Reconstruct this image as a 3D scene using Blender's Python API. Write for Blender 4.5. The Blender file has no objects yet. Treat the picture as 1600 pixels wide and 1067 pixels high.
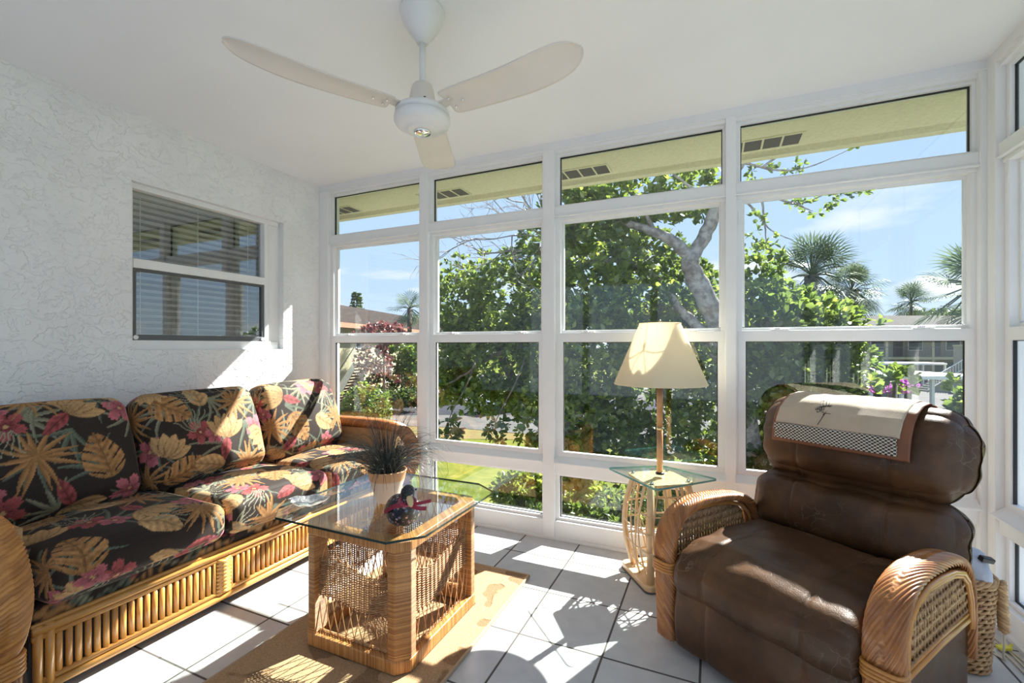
import bpy, bmesh, math, random
import numpy as np
from mathutils import Vector, Matrix, noise

# ------------------------------------------------------------------ camera, world, sun, exposure
SC = bpy.context.scene
COL = SC.collection
CAM = Vector((2.846, -2.657, 1.19)); YAW = math.radians(24)
FW = Vector((-math.sin(YAW), math.cos(YAW), 0)); RT = Vector((math.cos(YAW), math.sin(YAW), 0))
cd = bpy.data.cameras.new('camera'); cam = bpy.data.objects.new('camera', cd); COL.objects.link(cam)
cd.lens = 16.0; cd.sensor_width = 36; cd.shift_y = 0.0041; cd.clip_start = .02; cd.clip_end = 600
cam.location = CAM; cam.rotation_euler = (math.pi/2, 0, YAW)
SC.camera = cam

SUN_DIR = Vector((-.43, -1.0, -.926)).normalized()
sd = bpy.data.lights.new('sun', 'SUN'); sun = bpy.data.objects.new('sun', sd); COL.objects.link(sun)
sd.energy = 15.5; sd.angle = math.radians(.6); sd.color = (1.0, .975, .93)
sun.rotation_euler = SUN_DIR.to_track_quat('-Z', 'Y').to_euler()

SC.view_settings.view_transform = 'Standard'; SC.view_settings.look = 'None'
SC.view_settings.gamma = 1; SC.view_settings.use_curve_mapping = False
SC.view_settings.exposure = 0.66

W = bpy.data.worlds.new('sky'); SC.world = W; W.use_nodes = True
def build_sky():
    nt = W.node_tree; N = nt.nodes; L = nt.links; N.clear()
    out = N.new('ShaderNodeOutputWorld'); bg = N.new('ShaderNodeBackground'); L.new(bg.outputs[0], out.inputs[0])
    tc = N.new('ShaderNodeTexCoord'); sep = N.new('ShaderNodeSeparateXYZ'); L.new(tc.outputs['Generated'], sep.inputs[0])
    rp = N.new('ShaderNodeValToRGB'); L.new(sep.outputs[2], rp.inputs[0])
    el = rp.color_ramp.elements
    el[0].position = 0.0; el[0].color = (.56, .66, .76, 1)
    el[1].position = 1.0; el[1].color = (.20, .38, .80, 1)
    e = el.new(.12); e.color = (.44, .58, .78, 1)
    e = el.new(.45); e.color = (.34, .50, .80, 1)
    # clouds on a plane above
    mx = N.new('ShaderNodeMath'); mx.operation = 'MAXIMUM'; L.new(sep.outputs[2], mx.inputs[0]); mx.inputs[1].default_value = .03
    ad = N.new('ShaderNodeMath'); ad.operation = 'ADD'; L.new(mx.outputs[0], ad.inputs[0]); ad.inputs[1].default_value = .12
    dx = N.new('ShaderNodeMath'); dx.operation = 'DIVIDE'; L.new(sep.outputs[0], dx.inputs[0]); L.new(ad.outputs[0], dx.inputs[1])
    dy = N.new('ShaderNodeMath'); dy.operation = 'DIVIDE'; L.new(sep.outputs[1], dy.inputs[0]); L.new(ad.outputs[0], dy.inputs[1])
    cb = N.new('ShaderNodeCombineXYZ'); L.new(dx.outputs[0], cb.inputs[0]); L.new(dy.outputs[0], cb.inputs[1]); cb.inputs[2].default_value = 3.7
    ns = N.new('ShaderNodeTexNoise'); L.new(cb.outputs[0], ns.inputs['Vector']); ns.inputs['Scale'].default_value = 1.25
    ns.inputs['Detail'].default_value = 7; ns.inputs['Roughness'].default_value = .5
    cr = N.new('ShaderNodeValToRGB'); L.new(ns.outputs[0], cr.inputs[0])
    cr.color_ramp.elements[0].position = .55; cr.color_ramp.elements[0].color = (0, 0, 0, 1)
    cr.color_ramp.elements[1].position = .72; cr.color_ramp.elements[1].color = (1, 1, 1, 1)
    mix = N.new('ShaderNodeMix'); mix.data_type = 'RGBA'; L.new(cr.outputs[0], mix.inputs['Factor'])
    L.new(rp.outputs[0], mix.inputs['A']); mix.inputs['B'].default_value = (.78, .79, .80, 1)
    L.new(mix.outputs['Result'], bg.inputs[0]); bg.inputs[1].default_value = .97
build_sky()

# ------------------------------------------------------------------ helpers
R = random.Random(7)
def P(px, py, d):
    """A point at depth d in front of the viewpoint, in the direction of a place in the photograph."""
    return CAM + FW*d + RT*((px-800)/711*d) + Vector((0, 0, (540-py)/711*d))

def tag(o, label=None, cat=None, group=None, kind=None):
    if label: o['label'] = label
    if cat: o['category'] = cat
    if group: o['group'] = group
    if kind: o['kind'] = kind
    return o
def empty(name, loc=(0, 0, 0), rz=0, label=None, cat=None, group=None, kind=None, parent=None):
    o = bpy.data.objects.new(name, None); COL.objects.link(o); o.location = loc; o.rotation_euler = (0, 0, rz)
    o.empty_display_size = .1
    if parent: o.parent = parent
    return tag(o, label, cat, group, kind)

class MB:
    def __init__(s): s.v = []; s.f = []; s.n = 0; s.t = []
    def add(s, V, F, tone=None):
        V = [tuple(p) for p in V]; o = s.n
        s.v.extend(V); s.n += len(V)
        s.f.extend([tuple(i+o for i in f) for f in F])
        s.t.extend([0.5 if tone is None else tone]*len(V))
        return s
    CNT = 0
    def box(s, x0, y0, z0, x1, y1, z1, tone=None):
        MB.CNT += 1; e = (MB.CNT % 11)*.00012; x0 -= e; y0 -= e; z0 -= e; x1 += e; y1 += e; z1 += e   # no two faces share a plane
        V = [(x0,y0,z0),(x1,y0,z0),(x1,y1,z0),(x0,y1,z0),(x0,y0,z1),(x1,y0,z1),(x1,y1,z1),(x0,y1,z1)]
        F = [(0,3,2,1),(4,5,6,7),(0,1,5,4),(1,2,6,5),(2,3,7,6),(3,0,4,7)]
        return s.add(V, F, tone)
    def prism(s, poly, z0, z1, tone=None):
        n = len(poly); V = [(x, y, z0) for x, y in poly] + [(x, y, z1) for x, y in poly]
        F = [tuple(range(n-1, -1, -1)), tuple(range(n, 2*n))] + [(i, (i+1) % n, n+(i+1) % n, n+i) for i in range(n)]
        return s.add(V, F, tone)
    def extr(s, poly, axis, a, b, tone=None):
        """prism of a 2D outline along an axis (x: outline is y,z; y: outline is x,z)"""
        n = len(poly)
        if axis == 'x': V = [(a, p, q) for p, q in poly] + [(b, p, q) for p, q in poly]
        else: V = [(p, a, q) for p, q in poly] + [(p, b, q) for p, q in poly]
        F = [tuple(range(n-1, -1, -1)), tuple(range(n, 2*n))] + [(i, (i+1) % n, n+(i+1) % n, n+i) for i in range(n)]
        return s.add(V, F, tone)
    def tube(s, pts, r, n=8, closed=False, caps=True, tone=None, flat=1.0):
        pts = [Vector(p) for p in pts]; m = len(pts)
        rs = r if isinstance(r, (list, tuple)) else [r]*m
        V = []; F = []; up = None
        for i, p in enumerate(pts):
            if closed: d = pts[(i+1) % m]-pts[i-1]
            else: d = pts[min(i+1, m-1)]-pts[max(i-1, 0)]
            if d.length < 1e-9: d = Vector((0, 0, 1))
            d.normalize()
            if up is None:
                up = Vector((0, 0, 1)) if abs(d.z) < .9 else Vector((1, 0, 0))
            a = d.cross(up)
            if a.length < 1e-6: a = d.cross(Vector((1, 0, 0)))
            a.normalize(); b = a.cross(d).normalized(); up = b
            for k in range(n):
                t = 2*math.pi*k/n
                V.append(p + a*math.cos(t)*rs[i] + b*math.sin(t)*rs[i]*flat)
        for i in range(m if closed else m-1):
            j = (i+1) % m
            for k in range(n):
                F.append((i*n+k, i*n+(k+1) % n, j*n+(k+1) % n, j*n+k))
        if caps and not closed:
            F.append(tuple(range(n-1, -1, -1))); F.append(tuple((m-1)*n+k for k in range(n)))
        return s.add(V, F, tone)
    def lathe(s, prof, c=(0, 0, 0), n=32, tone=None):
        V = []; F = []; m = len(prof)
        for r, z in prof:
            for k in range(n):
                t = 2*math.pi*k/n; V.append((c[0]+r*math.cos(t), c[1]+r*math.sin(t), c[2]+z))
        for i in range(m-1):
            for k in range(n): F.append((i*n+k, i*n+(k+1) % n, (i+1)*n+(k+1) % n, (i+1)*n+k))
        if prof[0][0] > 1e-6: F.append(tuple(range(n-1, -1, -1)))
        if prof[-1][0] > 1e-6: F.append(tuple((m-1)*n+k for k in range(n)))
        return s.add(V, F, tone)
    def ball(s, c, rx, ry=None, rz=None, n=12, tone=None):
        ry = ry or rx; rz = rz or rx; V = []; F = []
        m = max(4, n//2)
        for i in range(m+1):
            a = math.pi*i/m
            for k in range(n):
                t = 2*math.pi*k/n
                V.append((c[0]+rx*math.sin(a)*math.cos(t), c[1]+ry*math.sin(a)*math.sin(t), c[2]-rz*math.cos(a)))
        for i in range(m):
            for k in range(n): F.append((i*n+k, i*n+(k+1) % n, (i+1)*n+(k+1) % n, (i+1)*n+k))
        return s.add(V, F, tone)
    def xf(s, M, start=0):
        M = Matrix(M)
        for i in range(start, s.n): s.v[i] = tuple(M @ Vector(s.v[i]))
        return s
    def build(s, name, mat, parent=None, smooth=False, bevel=0, seg=2, weld=False, sub=0, loc=None):
        me = bpy.data.meshes.new(name); me.from_pydata(s.v, [], s.f)
        at = me.attributes.new('tone', 'FLOAT', 'POINT'); at.data.foreach_set('value', np.array(s.t, dtype=np.float32))
        if weld:
            bm = bmesh.new(); bm.from_mesh(me); bmesh.ops.remove_doubles(bm, verts=bm.verts, dist=1e-5)
            bmesh.ops.recalc_face_normals(bm, faces=bm.faces); bm.to_mesh(me); bm.free()
        me.update()
        me.materials.append(mat)
        o = bpy.data.objects.new(name, me); COL.objects.link(o)
        if parent: o.parent = parent
        if loc: o.location = loc
        if smooth: me.polygons.foreach_set('use_smooth', [True]*len(me.polygons))
        if bevel:
            b = o.modifiers.new('bevel', 'BEVEL'); b.width = bevel; b.segments = seg; b.limit_method = 'ANGLE'; b.angle_limit = .6
            me.polygons.foreach_set('use_smooth', [True]*len(me.polygons))
            w = o.modifiers.new('wn', 'WEIGHTED_NORMAL'); w.keep_sharp = True
        if sub:
            b = o.modifiers.new('sub', 'SUBSURF'); b.levels = sub; b.render_levels = sub
        return o

def np_obj(name, V, Q, mat, parent=None, smooth=True, col=None, tone=None, loc=None):
    """Mesh object from numpy vertices (n,3) and quads (m,4)."""
    me = bpy.data.meshes.new(name)
    V = np.asarray(V, dtype=np.float32); Q = np.asarray(Q, dtype=np.int32)
    me.vertices.add(len(V)); me.vertices.foreach_set('co', V.ravel())
    k = Q.shape[1]
    me.loops.add(Q.size); me.loops.foreach_set('vertex_index', Q.ravel())
    me.polygons.add(len(Q)); me.polygons.foreach_set('loop_start', np.arange(0, Q.size, k, dtype=np.int32))
    me.polygons.foreach_set('loop_total', np.full(len(Q), k, dtype=np.int32))
    me.update(calc_edges=True)
    if smooth: me.polygons.foreach_set('use_smooth', np.ones(len(Q), dtype=bool))
    if col is not None:
        a = me.color_attributes.new('pattern', 'FLOAT_COLOR', 'POINT')
        c = np.ones((len(V), 4), dtype=np.float32); c[:, :3] = col; a.data.foreach_set('color', c.ravel())
    if tone is not None:
        a = me.attributes.new('tone', 'FLOAT', 'POINT'); a.data.foreach_set('value', np.asarray(tone, dtype=np.float32))
    me.materials.append(mat); me.validate()
    o = bpy.data.objects.new(name, me); COL.objects.link(o)
    if parent: o.parent = parent
    if loc: o.location = loc
    return o

def copy_tree(o, parent=None):
    c = o.copy(); COL.objects.link(c); c.parent = parent
    for ch in list(o.children): copy_tree(ch, c)
    return c

# ------------------------------------------------------------------ materials
def new_mat(name):
    m = bpy.data.materials.new(name); m.use_nodes = True
    nt = m.node_tree; b = nt.nodes['Principled BSDF']
    return m, nt, b
def nd(nt, t, **kw):
    n = nt.nodes.new(t)
    for k, v in kw.items(): setattr(n, k, v)
    return n
def coords(nt, scale=(1, 1, 1), out='Object'):
    tc = nd(nt, 'ShaderNodeTexCoord'); mp = nd(nt, 'ShaderNodeMapping'); nt.links.new(tc.outputs[out], mp.inputs[0])
    mp.inputs['Scale'].default_value = scale; return mp.outputs[0]
def noise_n(nt, vec, scale, detail=3, rough=.5):
    n = nd(nt, 'ShaderNodeTexNoise'); nt.links.new(vec, n.inputs['Vector']); n.inputs['Scale'].default_value = scale
    n.inputs['Detail'].default_value = detail; n.inputs['Roughness'].default_value = rough; return n.outputs[0]
def ramp(nt, fac, stops):
    r = nd(nt, 'ShaderNodeValToRGB'); nt.links.new(fac, r.inputs[0]); el = r.color_ramp.elements
    while len(el) < len(stops): el.new(.5)
    for e, (p, c) in zip(el, stops): e.position = p; e.color = (*c, 1) if len(c) == 3 else c
    return r.outputs[0]
def math_n(nt, op, a, b=None, c=None):
    m = nd(nt, 'ShaderNodeMath', operation=op)
    for i, x in enumerate((a, b, c)):
        if x is None: continue
        if isinstance(x, (int, float)): m.inputs[i].default_value = x
        else: nt.links.new(x, m.inputs[i])
    return m.outputs[0]
def bump(nt, b, h, strength=.3, dist=.005):
    n = nd(nt, 'ShaderNodeBump'); nt.links.new(h, n.inputs['Height']); n.inputs['Strength'].default_value = strength
    n.inputs['Distance'].default_value = dist; nt.links.new(n.outputs[0], b.inputs['Normal'])
def mixc(nt, f, a, b):
    m = nd(nt, 'ShaderNodeMix', data_type='RGBA')
    for k, x in (('Factor', f), ('A', a), ('B', b)):
        if isinstance(x, (int, float)): m.inputs[k].default_value = x
        elif isinstance(x, tuple): m.inputs[k].default_value = (*x, 1)
        else: nt.links.new(x, m.inputs[k])
    return m.outputs['Result']

def plain(name, col, rough=.5, metal=0, var=.08, vs=8, spec=.5, bmp=0, bs=60):
    m, nt, b = new_mat(name); v = coords(nt)
    n = noise_n(nt, v, vs)
    lo = tuple(max(0, c*(1-var)) for c in col); hi = tuple(min(1, c*(1+var)) for c in col)
    nt.links.new(ramp(nt, n, [(.3, lo), (.7, hi)]), b.inputs['Base Color'])
    b.inputs['Roughness'].default_value = rough; b.inputs['Metallic'].default_value = metal
    b.inputs['Specular IOR Level'].default_value = spec
    if bmp: bump(nt, b, noise_n(nt, v, bs, 4), bmp, .003)
    return m

def m_stucco():
    m, nt, b = new_mat('white_stucco'); v = coords(nt)
    nt.links.new(ramp(nt, noise_n(nt, v, 3), [(.3, (.80, .80, .81)), (.7, (.87, .87, .87))]), b.inputs['Base Color'])
    warp = nd(nt, 'ShaderNodeVectorMath', operation='MULTIPLY_ADD')
    nz = nd(nt, 'ShaderNodeTexNoise'); nt.links.new(v, nz.inputs['Vector']); nz.inputs['Scale'].default_value = 9; nz.inputs['Detail'].default_value = 3
    nt.links.new(nz.outputs['Color'], warp.inputs[0]); warp.inputs[1].default_value = (.10, .10, .10); nt.links.new(v, warp.inputs[2])
    mp = nd(nt, 'ShaderNodeMapping'); nt.links.new(warp.outputs[0], mp.inputs[0]); mp.inputs['Rotation'].default_value = (.5, 0, 0); mp.inputs['Scale'].default_value = (1, .7, 1.25)
    a = noise_n(nt, mp.outputs[0], 16, 3, .6)
    pl = ramp(nt, a, [(.44, (0, 0, 0)), (.475, (1, 1, 1))])
    pl2 = ramp(nt, noise_n(nt, warp.outputs[0], 27, 2), [(.52, (1, 1, 1)), (.57, (0, 0, 0))])
    s = math_n(nt, 'ADD', math_n(nt, 'MULTIPLY', pl, .8), math_n(nt, 'MULTIPLY', pl2, .35))
    s = math_n(nt, 'ADD', s, math_n(nt, 'MULTIPLY', noise_n(nt, v, 120, 2), .12))
    bump(nt, b, s, .66, .006); b.inputs['Roughness'].default_value = .85
    return m
def m_tile():
    m, nt, b = new_mat('floor_tile'); tc = nd(nt, 'ShaderNodeTexCoord'); sp = nd(nt, 'ShaderNodeSeparateXYZ'); nt.links.new(tc.outputs['Object'], sp.inputs[0])
    T = .3455
    def ax(o, off):
        u = math_n(nt, 'DIVIDE', math_n(nt, 'ADD', o, -off+T*40), T); fr = math_n(nt, 'FRACT', u)
        return math_n(nt, 'ABSOLUTE', math_n(nt, 'SUBTRACT', fr, .5)), math_n(nt, 'FLOOR', u)
    ax_, ix = ax(sp.outputs[0], 2.107); ay_, iy = ax(sp.outputs[1], -.582)
    d = math_n(nt, 'MAXIMUM', ax_, ay_)
    g = ramp(nt, d, [(.485, (0, 0, 0)), (.4905, (1, 1, 1))])
    cb = nd(nt, 'ShaderNodeCombineXYZ'); nt.links.new(ix, cb.inputs[0]); nt.links.new(iy, cb.inputs[1])
    wn = nd(nt, 'ShaderNodeTexWhiteNoise'); nt.links.new(cb.outputs[0], wn.inputs['Vector'])
    base = ramp(nt, math_n(nt, 'ADD', math_n(nt, 'MULTIPLY', noise_n(nt, tc.outputs['Object'], 14, 5), .8), math_n(nt, 'MULTIPLY', wn.outputs[0], .2)),
                [(.3, (.50, .49, .49)), (.75, (.60, .59, .585))])
    nt.links.new(mixc(nt, g, base, (.085, .072, .064)), b.inputs['Base Color'])
    nt.links.new(ramp(nt, g, [(0, (.32, .32, .32)), (1, (.9, .9, .9))]), b.inputs['Roughness'])
    h = math_n(nt, 'SUBTRACT', math_n(nt, 'MULTIPLY', noise_n(nt, tc.outputs['Object'], 30, 2), .08), g); bump(nt, b, h, .5, .002)
    return m
def m_glass(name, tint=(.96, .98, .97), boost=1.0, base=0.0):
    m = bpy.data.materials.new(name); m.use_nodes = True; nt = m.node_tree; nt.nodes.clear()
    o = nd(nt, 'ShaderNodeOutputMaterial'); mx = nd(nt, 'ShaderNodeMixShader'); tr = nd(nt, 'ShaderNodeBsdfTransparent'); gl = nd(nt, 'ShaderNodeBsdfGlossy')
    fr = nd(nt, 'ShaderNodeFresnel'); ge = nd(nt, 'ShaderNodeNewGeometry'); nt.links.new(math_n(nt, 'MULTIPLY_ADD', ge.outputs['Backfacing'], 1/1.5-1.5, 1.5), fr.inputs[0])
    n = coords(nt); tn = ramp(nt, noise_n(nt, n, 2), [(0, tint), (1, tint)]); nt.links.new(tn, tr.inputs[0])
    gl.inputs['Roughness'].default_value = 0.0; gl.inputs[0].default_value = (1, 1, 1, 1)
    f = math_n(nt, 'ADD', math_n(nt, 'MULTIPLY', fr.outputs[0], boost), base)
    nt.links.new(f, mx.inputs[0]); nt.links.new(tr.outputs[0], mx.inputs[1]); nt.links.new(gl.outputs[0], mx.inputs[2]); nt.links.new(mx.outputs[0], o.inputs[0])
    return m
def m_rattan(name, lo, hi, rough=.38, axis=None, freq=90, strength=.5, coat=.25, mix=.5):
    """cane: colour by strand tone plus fine streaks; axis adds the wrapped ridges"""
    m, nt, b = new_mat(name); tc = nd(nt, 'ShaderNodeTexCoord')
    at = nd(nt, 'ShaderNodeAttribute', attribute_name='tone')
    n1 = noise_n(nt, tc.outputs['Object'], 22, 4)
    t = math_n(nt, 'ADD', math_n(nt, 'MULTIPLY', at.outputs['Fac'], mix), math_n(nt, 'MULTIPLY', n1, 1-mix))
    if axis is not None:
        sp = nd(nt, 'ShaderNodeSeparateXYZ'); nt.links.new(tc.outputs['Object'], sp.inputs[0])
        src = sp.outputs[axis] if isinstance(axis, int) else math_n(nt, 'ADD', sp.outputs[0], sp.outputs[1])
        u = math_n(nt, 'MULTIPLY', math_n(nt, 'ADD', src, math_n(nt, 'MULTIPLY', noise_n(nt, tc.outputs['Object'], 6, 2), .006)), freq)
        fl = math_n(nt, 'FLOOR', u); wn = nd(nt, 'ShaderNodeTexWhiteNoise', noise_dimensions='1D'); nt.links.new(fl, wn.inputs['W'])
        t = math_n(nt, 'ADD', math_n(nt, 'MULTIPLY', t, .45), math_n(nt, 'MULTIPLY', wn.outputs[0], .55))
        fr = math_n(nt, 'ABSOLUTE', math_n(nt, 'SUBTRACT', math_n(nt, 'FRACT', u), .5))
        h = math_n(nt, 'SUBTRACT', 1.0, math_n(nt, 'POWER', math_n(nt, 'MULTIPLY', fr, 2), 3))
        bump(nt, b, h, strength, .0025)
    else:
        bump(nt, b, noise_n(nt, tc.outputs['Object'], 140, 2), .25, .001)
    nt.links.new(ramp(nt, t, [(.15, lo), (.5, tuple((a+c)/2 for a, c in zip(lo, hi))), (.85, hi)]), b.inputs['Base Color'])
    b.inputs['Roughness'].default_value = rough; b.inputs['Coat Weight'].default_value = coat; b.inputs['Coat Roughness'].default_value = .25
    return m
def m_fabric():
    m, nt, b = new_mat('floral_fabric'); at = nd(nt, 'ShaderNodeAttribute', attribute_name='pattern')
    v = coords(nt); n = noise_n(nt, v, 400, 2)
    mul = nd(nt, 'ShaderNodeMix', data_type='RGBA', blend_type='MULTIPLY'); mul.inputs['Factor'].default_value = 1
    nt.links.new(at.outputs['Color'], mul.inputs['A']); nt.links.new(ramp(nt, n, [(.3, (.7, .7, .7)), (.7, (1.15, 1.15, 1.15))]), mul.inputs['B'])
    nt.links.new(mul.outputs['Result'], b.inputs['Base Color'])
    b.inputs['Roughness'].default_value = .7; b.inputs['Specular IOR Level'].default_value = .2; b.inputs['Sheen Weight'].default_value = .08; b.inputs['Sheen Roughness'].default_value = .4
    bump(nt, b, n, .25, .001); return m
def m_leather():
    m, nt, b = new_mat('brown_leather'); v = coords(nt)
    n = noise_n(nt, v, 5, 5, .6)
    c = ramp(nt, n, [(.25, (.035, .016, .007)), (.5, (.075, .034, .014)), (.75, (.15, .070, .028))])
    vo = nd(nt, 'ShaderNodeTexVoronoi', feature='DISTANCE_TO_EDGE'); wv = nd(nt, 'ShaderNodeVectorMath', operation='MULTIPLY_ADD')
    nz = nd(nt, 'ShaderNodeTexNoise'); nt.links.new(v, nz.inputs['Vector']); nz.inputs['Scale'].default_value = 12
    nt.links.new(nz.outputs['Color'], wv.inputs[0]); wv.inputs[1].default_value = (.1, .1, .1); nt.links.new(v, wv.inputs[2])
    nt.links.new(wv.outputs[0], vo.inputs['Vector']); vo.inputs['Scale'].default_value = 17
    cr = ramp(nt, vo.outputs['Distance'], [(.0, (1, 1, 1)), (.022, (0, 0, 0))])
    mk = ramp(nt, noise_n(nt, v, 3.2, 2), [(.53, (0, 0, 0)), (.64, (1, 1, 1))])
    f = math_n(nt, 'MULTIPLY', math_n(nt, 'MULTIPLY', cr, mk), .45)
    nt.links.new(mixc(nt, f, c, (.30, .23, .17)), b.inputs['Base Color'])
    nt.links.new(ramp(nt, n, [(.3, (.34, .34, .34)), (.7, (.46, .46, .46))]), b.inputs['Roughness']); b.inputs['Specular IOR Level'].default_value = .35
    vv = nd(nt, 'ShaderNodeTexVoronoi'); nt.links.new(v, vv.inputs['Vector']); vv.inputs['Scale'].default_value = 260
    h = math_n(nt, 'ADD', math_n(nt, 'MULTIPLY', vv.outputs['Distance'], .25), math_n(nt, 'MULTIPLY', noise_n(nt, wv.outputs[0], 20, 3), .9))
    bump(nt, b, math_n(nt, 'SUBTRACT', h, math_n(nt, 'MULTIPLY', cr, .2)), .35, .004)
    return m
def m_leaf(name, stops, trans=.45):
    m = bpy.data.materials.new(name); m.use_nodes = True; nt = m.node_tree; nt.nodes.clear()
    o = nd(nt, 'ShaderNodeOutputMaterial'); at = nd(nt, 'ShaderNodeAttribute', attribute_name='tone')
    tc = coords(nt); n = noise_n(nt, tc, 1.1, 2)
    t = math_n(nt, 'ADD', math_n(nt, 'MULTIPLY', at.outputs['Fac'], .7), math_n(nt, 'MULTIPLY', n, .3))
    c = ramp(nt, t, stops)
    d = nd(nt, 'ShaderNodeBsdfDiffuse'); tr = nd(nt, 'ShaderNodeBsdfTranslucent'); g = nd(nt, 'ShaderNodeBsdfGlossy'); g.inputs['Roughness'].default_value = .35
    g.inputs[0].default_value = (.8, .85, .8, 1)
    nt.links.new(c, d.inputs[0])
    hs = nd(nt, 'ShaderNodeHueSaturation'); nt.links.new(c, hs.inputs['Color']); hs.inputs['Value'].default_value = 1.5; hs.inputs['Hue'].default_value = .485; nt.links.new(hs.outputs[0], tr.inputs[0])
    a = nd(nt, 'ShaderNodeMixShader'); a.inputs[0].default_value = trans; nt.links.new(d.outputs[0], a.inputs[1]); nt.links.new(tr.outputs[0], a.inputs[2])
    e = nd(nt, 'ShaderNodeMixShader'); e.inputs[0].default_value = .06; nt.links.new(a.outputs[0], e.inputs[1]); nt.links.new(g.outputs[0], e.inputs[2])
    nt.links.new(e.outputs[0], o.inputs[0]); return m
def m_two(name, c1, c2, scale, rough=.8, lo=.4, hi=.6, detail=4, bmp=.3, bd=.01, c3=None):
    m, nt, b = new_mat(name); v = coords(nt); n = noise_n(nt, v, scale, detail, .6)
    st = [(lo, c1), (hi, c2)] + ([(min(1, hi+.12), c3)] if c3 else [])
    nt.links.new(ramp(nt, n, st), b.inputs['Base Color']); b.inputs['Roughness'].default_value = rough; b.inputs['Specular IOR Level'].default_value = .5 if rough < .8 else .05
    bump(nt, b, n, bmp, bd); return m

M = {}
M['stucco'] = m_stucco(); M['tile'] = m_tile()
M['ceiling'] = plain('ceiling_paint', (.89, .895, .925), .6, var=.015, vs=2)
M['white'] = plain('white_aluminium', (.83, .83, .83), .38, var=.02)
M['vinyl'] = plain('white_vinyl', (.86, .86, .86), .35, var=.02)
M['track'] = plain('grey_track', (.45, .47, .50), .4, var=.05)
M['gasket'] = plain('black_gasket', (.02, .02, .022), .6)
M['track2'] = plain('dark_bronze_sash', (.10, .105, .11), .4)
M['glass'] = m_glass('window_glass')
M['iglass'] = m_glass('dark_window_glass', (.85, .88, .88), 2.0, .05)
M['tglass'] = m_glass('table_glass', (.93, .975, .96), .75, .0)
M['edge'] = plain('glass_edge', (.012, .035, .035), .1, var=.2)
M['gedge'] = plain('green_glass_edge', (.12, .34, .33), .1, var=.2)
M['soffit'] = m_two('cream_soffit', (.58, .54, .34), (.64, .60, .39), 60, .9, bmp=.5, bd=.006)
M['vent'] = m_two('dark_vent_mesh', (.05, .045, .04), (.13, .12, .10), 300, .9)
M['wrap_h'] = m_rattan('wrapped_cane_post', (.26, .09, .02), (.66, .32, .10), .38, 2, 230, .7)
M['wrap_v'] = m_rattan('wrapped_cane_rail', (.30, .10, .02), (.66, .32, .10), .38, 'd', 190, .6)
M['strand'] = m_rattan('wicker_strand', (.34, .13, .04), (.64, .38, .18), .5, coat=0)
M['weave'] = m_rattan('woven_band', (.26, .105, .04), (.50, .29, .14), .6, coat=0)
M['pole'] = m_rattan('honey_cane_pole', (.42, .165, .03), (.72, .37, .095), .28)
M['arm'] = m_rattan('arm_cane', (.24, .075, .018), (.50, .21, .06), .32, mix=.6)
M['armlight'] = m_rattan('sofa_arm_cane', (.34, .125, .025), (.62, .28, .065), .32, mix=.6)
M['panel'] = m_rattan('woven_panel', (.26, .13, .055), (.60, .38, .18), .45)
M['blond'] = m_rattan('blond_cane', (.62, .40, .20), (.86, .64, .38), .3)
M['fabric'] = m_fabric(); M['leather'] = m_leather()
M['seam'] = plain('dark_stitch', (.03, .017, .01), .6)
M['wood'] = m_two('lamp_pole_wood', (.50, .24, .10), (.66, .36, .17), 9, .35, bmp=.05)
M['brass'] = plain('brass', (.65, .50, .28), .25, 1)
M['chrome'] = plain('chrome', (.8, .8, .8), .1, 1)
M['black'] = plain('black_plastic', (.02, .02, .02), .4)
M['pipe'] = plain('grey_piping', (.07, .055, .05), .7)

# ------------------------------------------------------------------ room shell
XR = 3.933; ZC = 2.44; YB = -4.4
def struct(o, label=None): o['kind'] = 'structure'; return o
def build_shell():
    struct(MB().box(-.3, YB-.2, -.12, XR+.2, .14, 0).build('floor', M['tile']))
    struct(MB().box(-.3, YB-.2, ZC, XR+.12, .12, ZC+.12).build('ceiling', M['ceiling']))
    # left stucco wall with the window niche
    y0, y1, z0, z1 = -1.262, -.325, 1.165, 2.075
    w = MB(); a, b = -.16, 0.0
    w.box(a, YB, 0, b, y0, ZC); w.box(a, y1, 0, b, .14, ZC); w.box(a, y0, 0, b, y1, z0); w.box(a, y0, z1, b, y1, ZC)
    struct(w.build('wall_left', M['stucco']))
    # unseen rear wall: window openings added so more sky light fills the room
    r = MB(); r.box(-.16, YB-.12, 0, XR+.1, YB, .40); r.box(-.16, YB-.12, 2.15, XR+.1, YB, ZC)
    for x in (-.16, .9, 1.95, 3.0, 3.93): r.box(x, YB-.12, .4, x+.1, YB, 2.15)
    struct(r.build('wall_rear', M['ceiling']))
    # room behind the interior window
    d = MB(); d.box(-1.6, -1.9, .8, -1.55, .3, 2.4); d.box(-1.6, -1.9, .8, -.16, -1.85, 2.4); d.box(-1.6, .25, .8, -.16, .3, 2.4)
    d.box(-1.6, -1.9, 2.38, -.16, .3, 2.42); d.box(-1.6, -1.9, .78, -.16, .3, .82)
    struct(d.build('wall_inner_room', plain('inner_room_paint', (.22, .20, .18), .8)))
build_shell()

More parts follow.
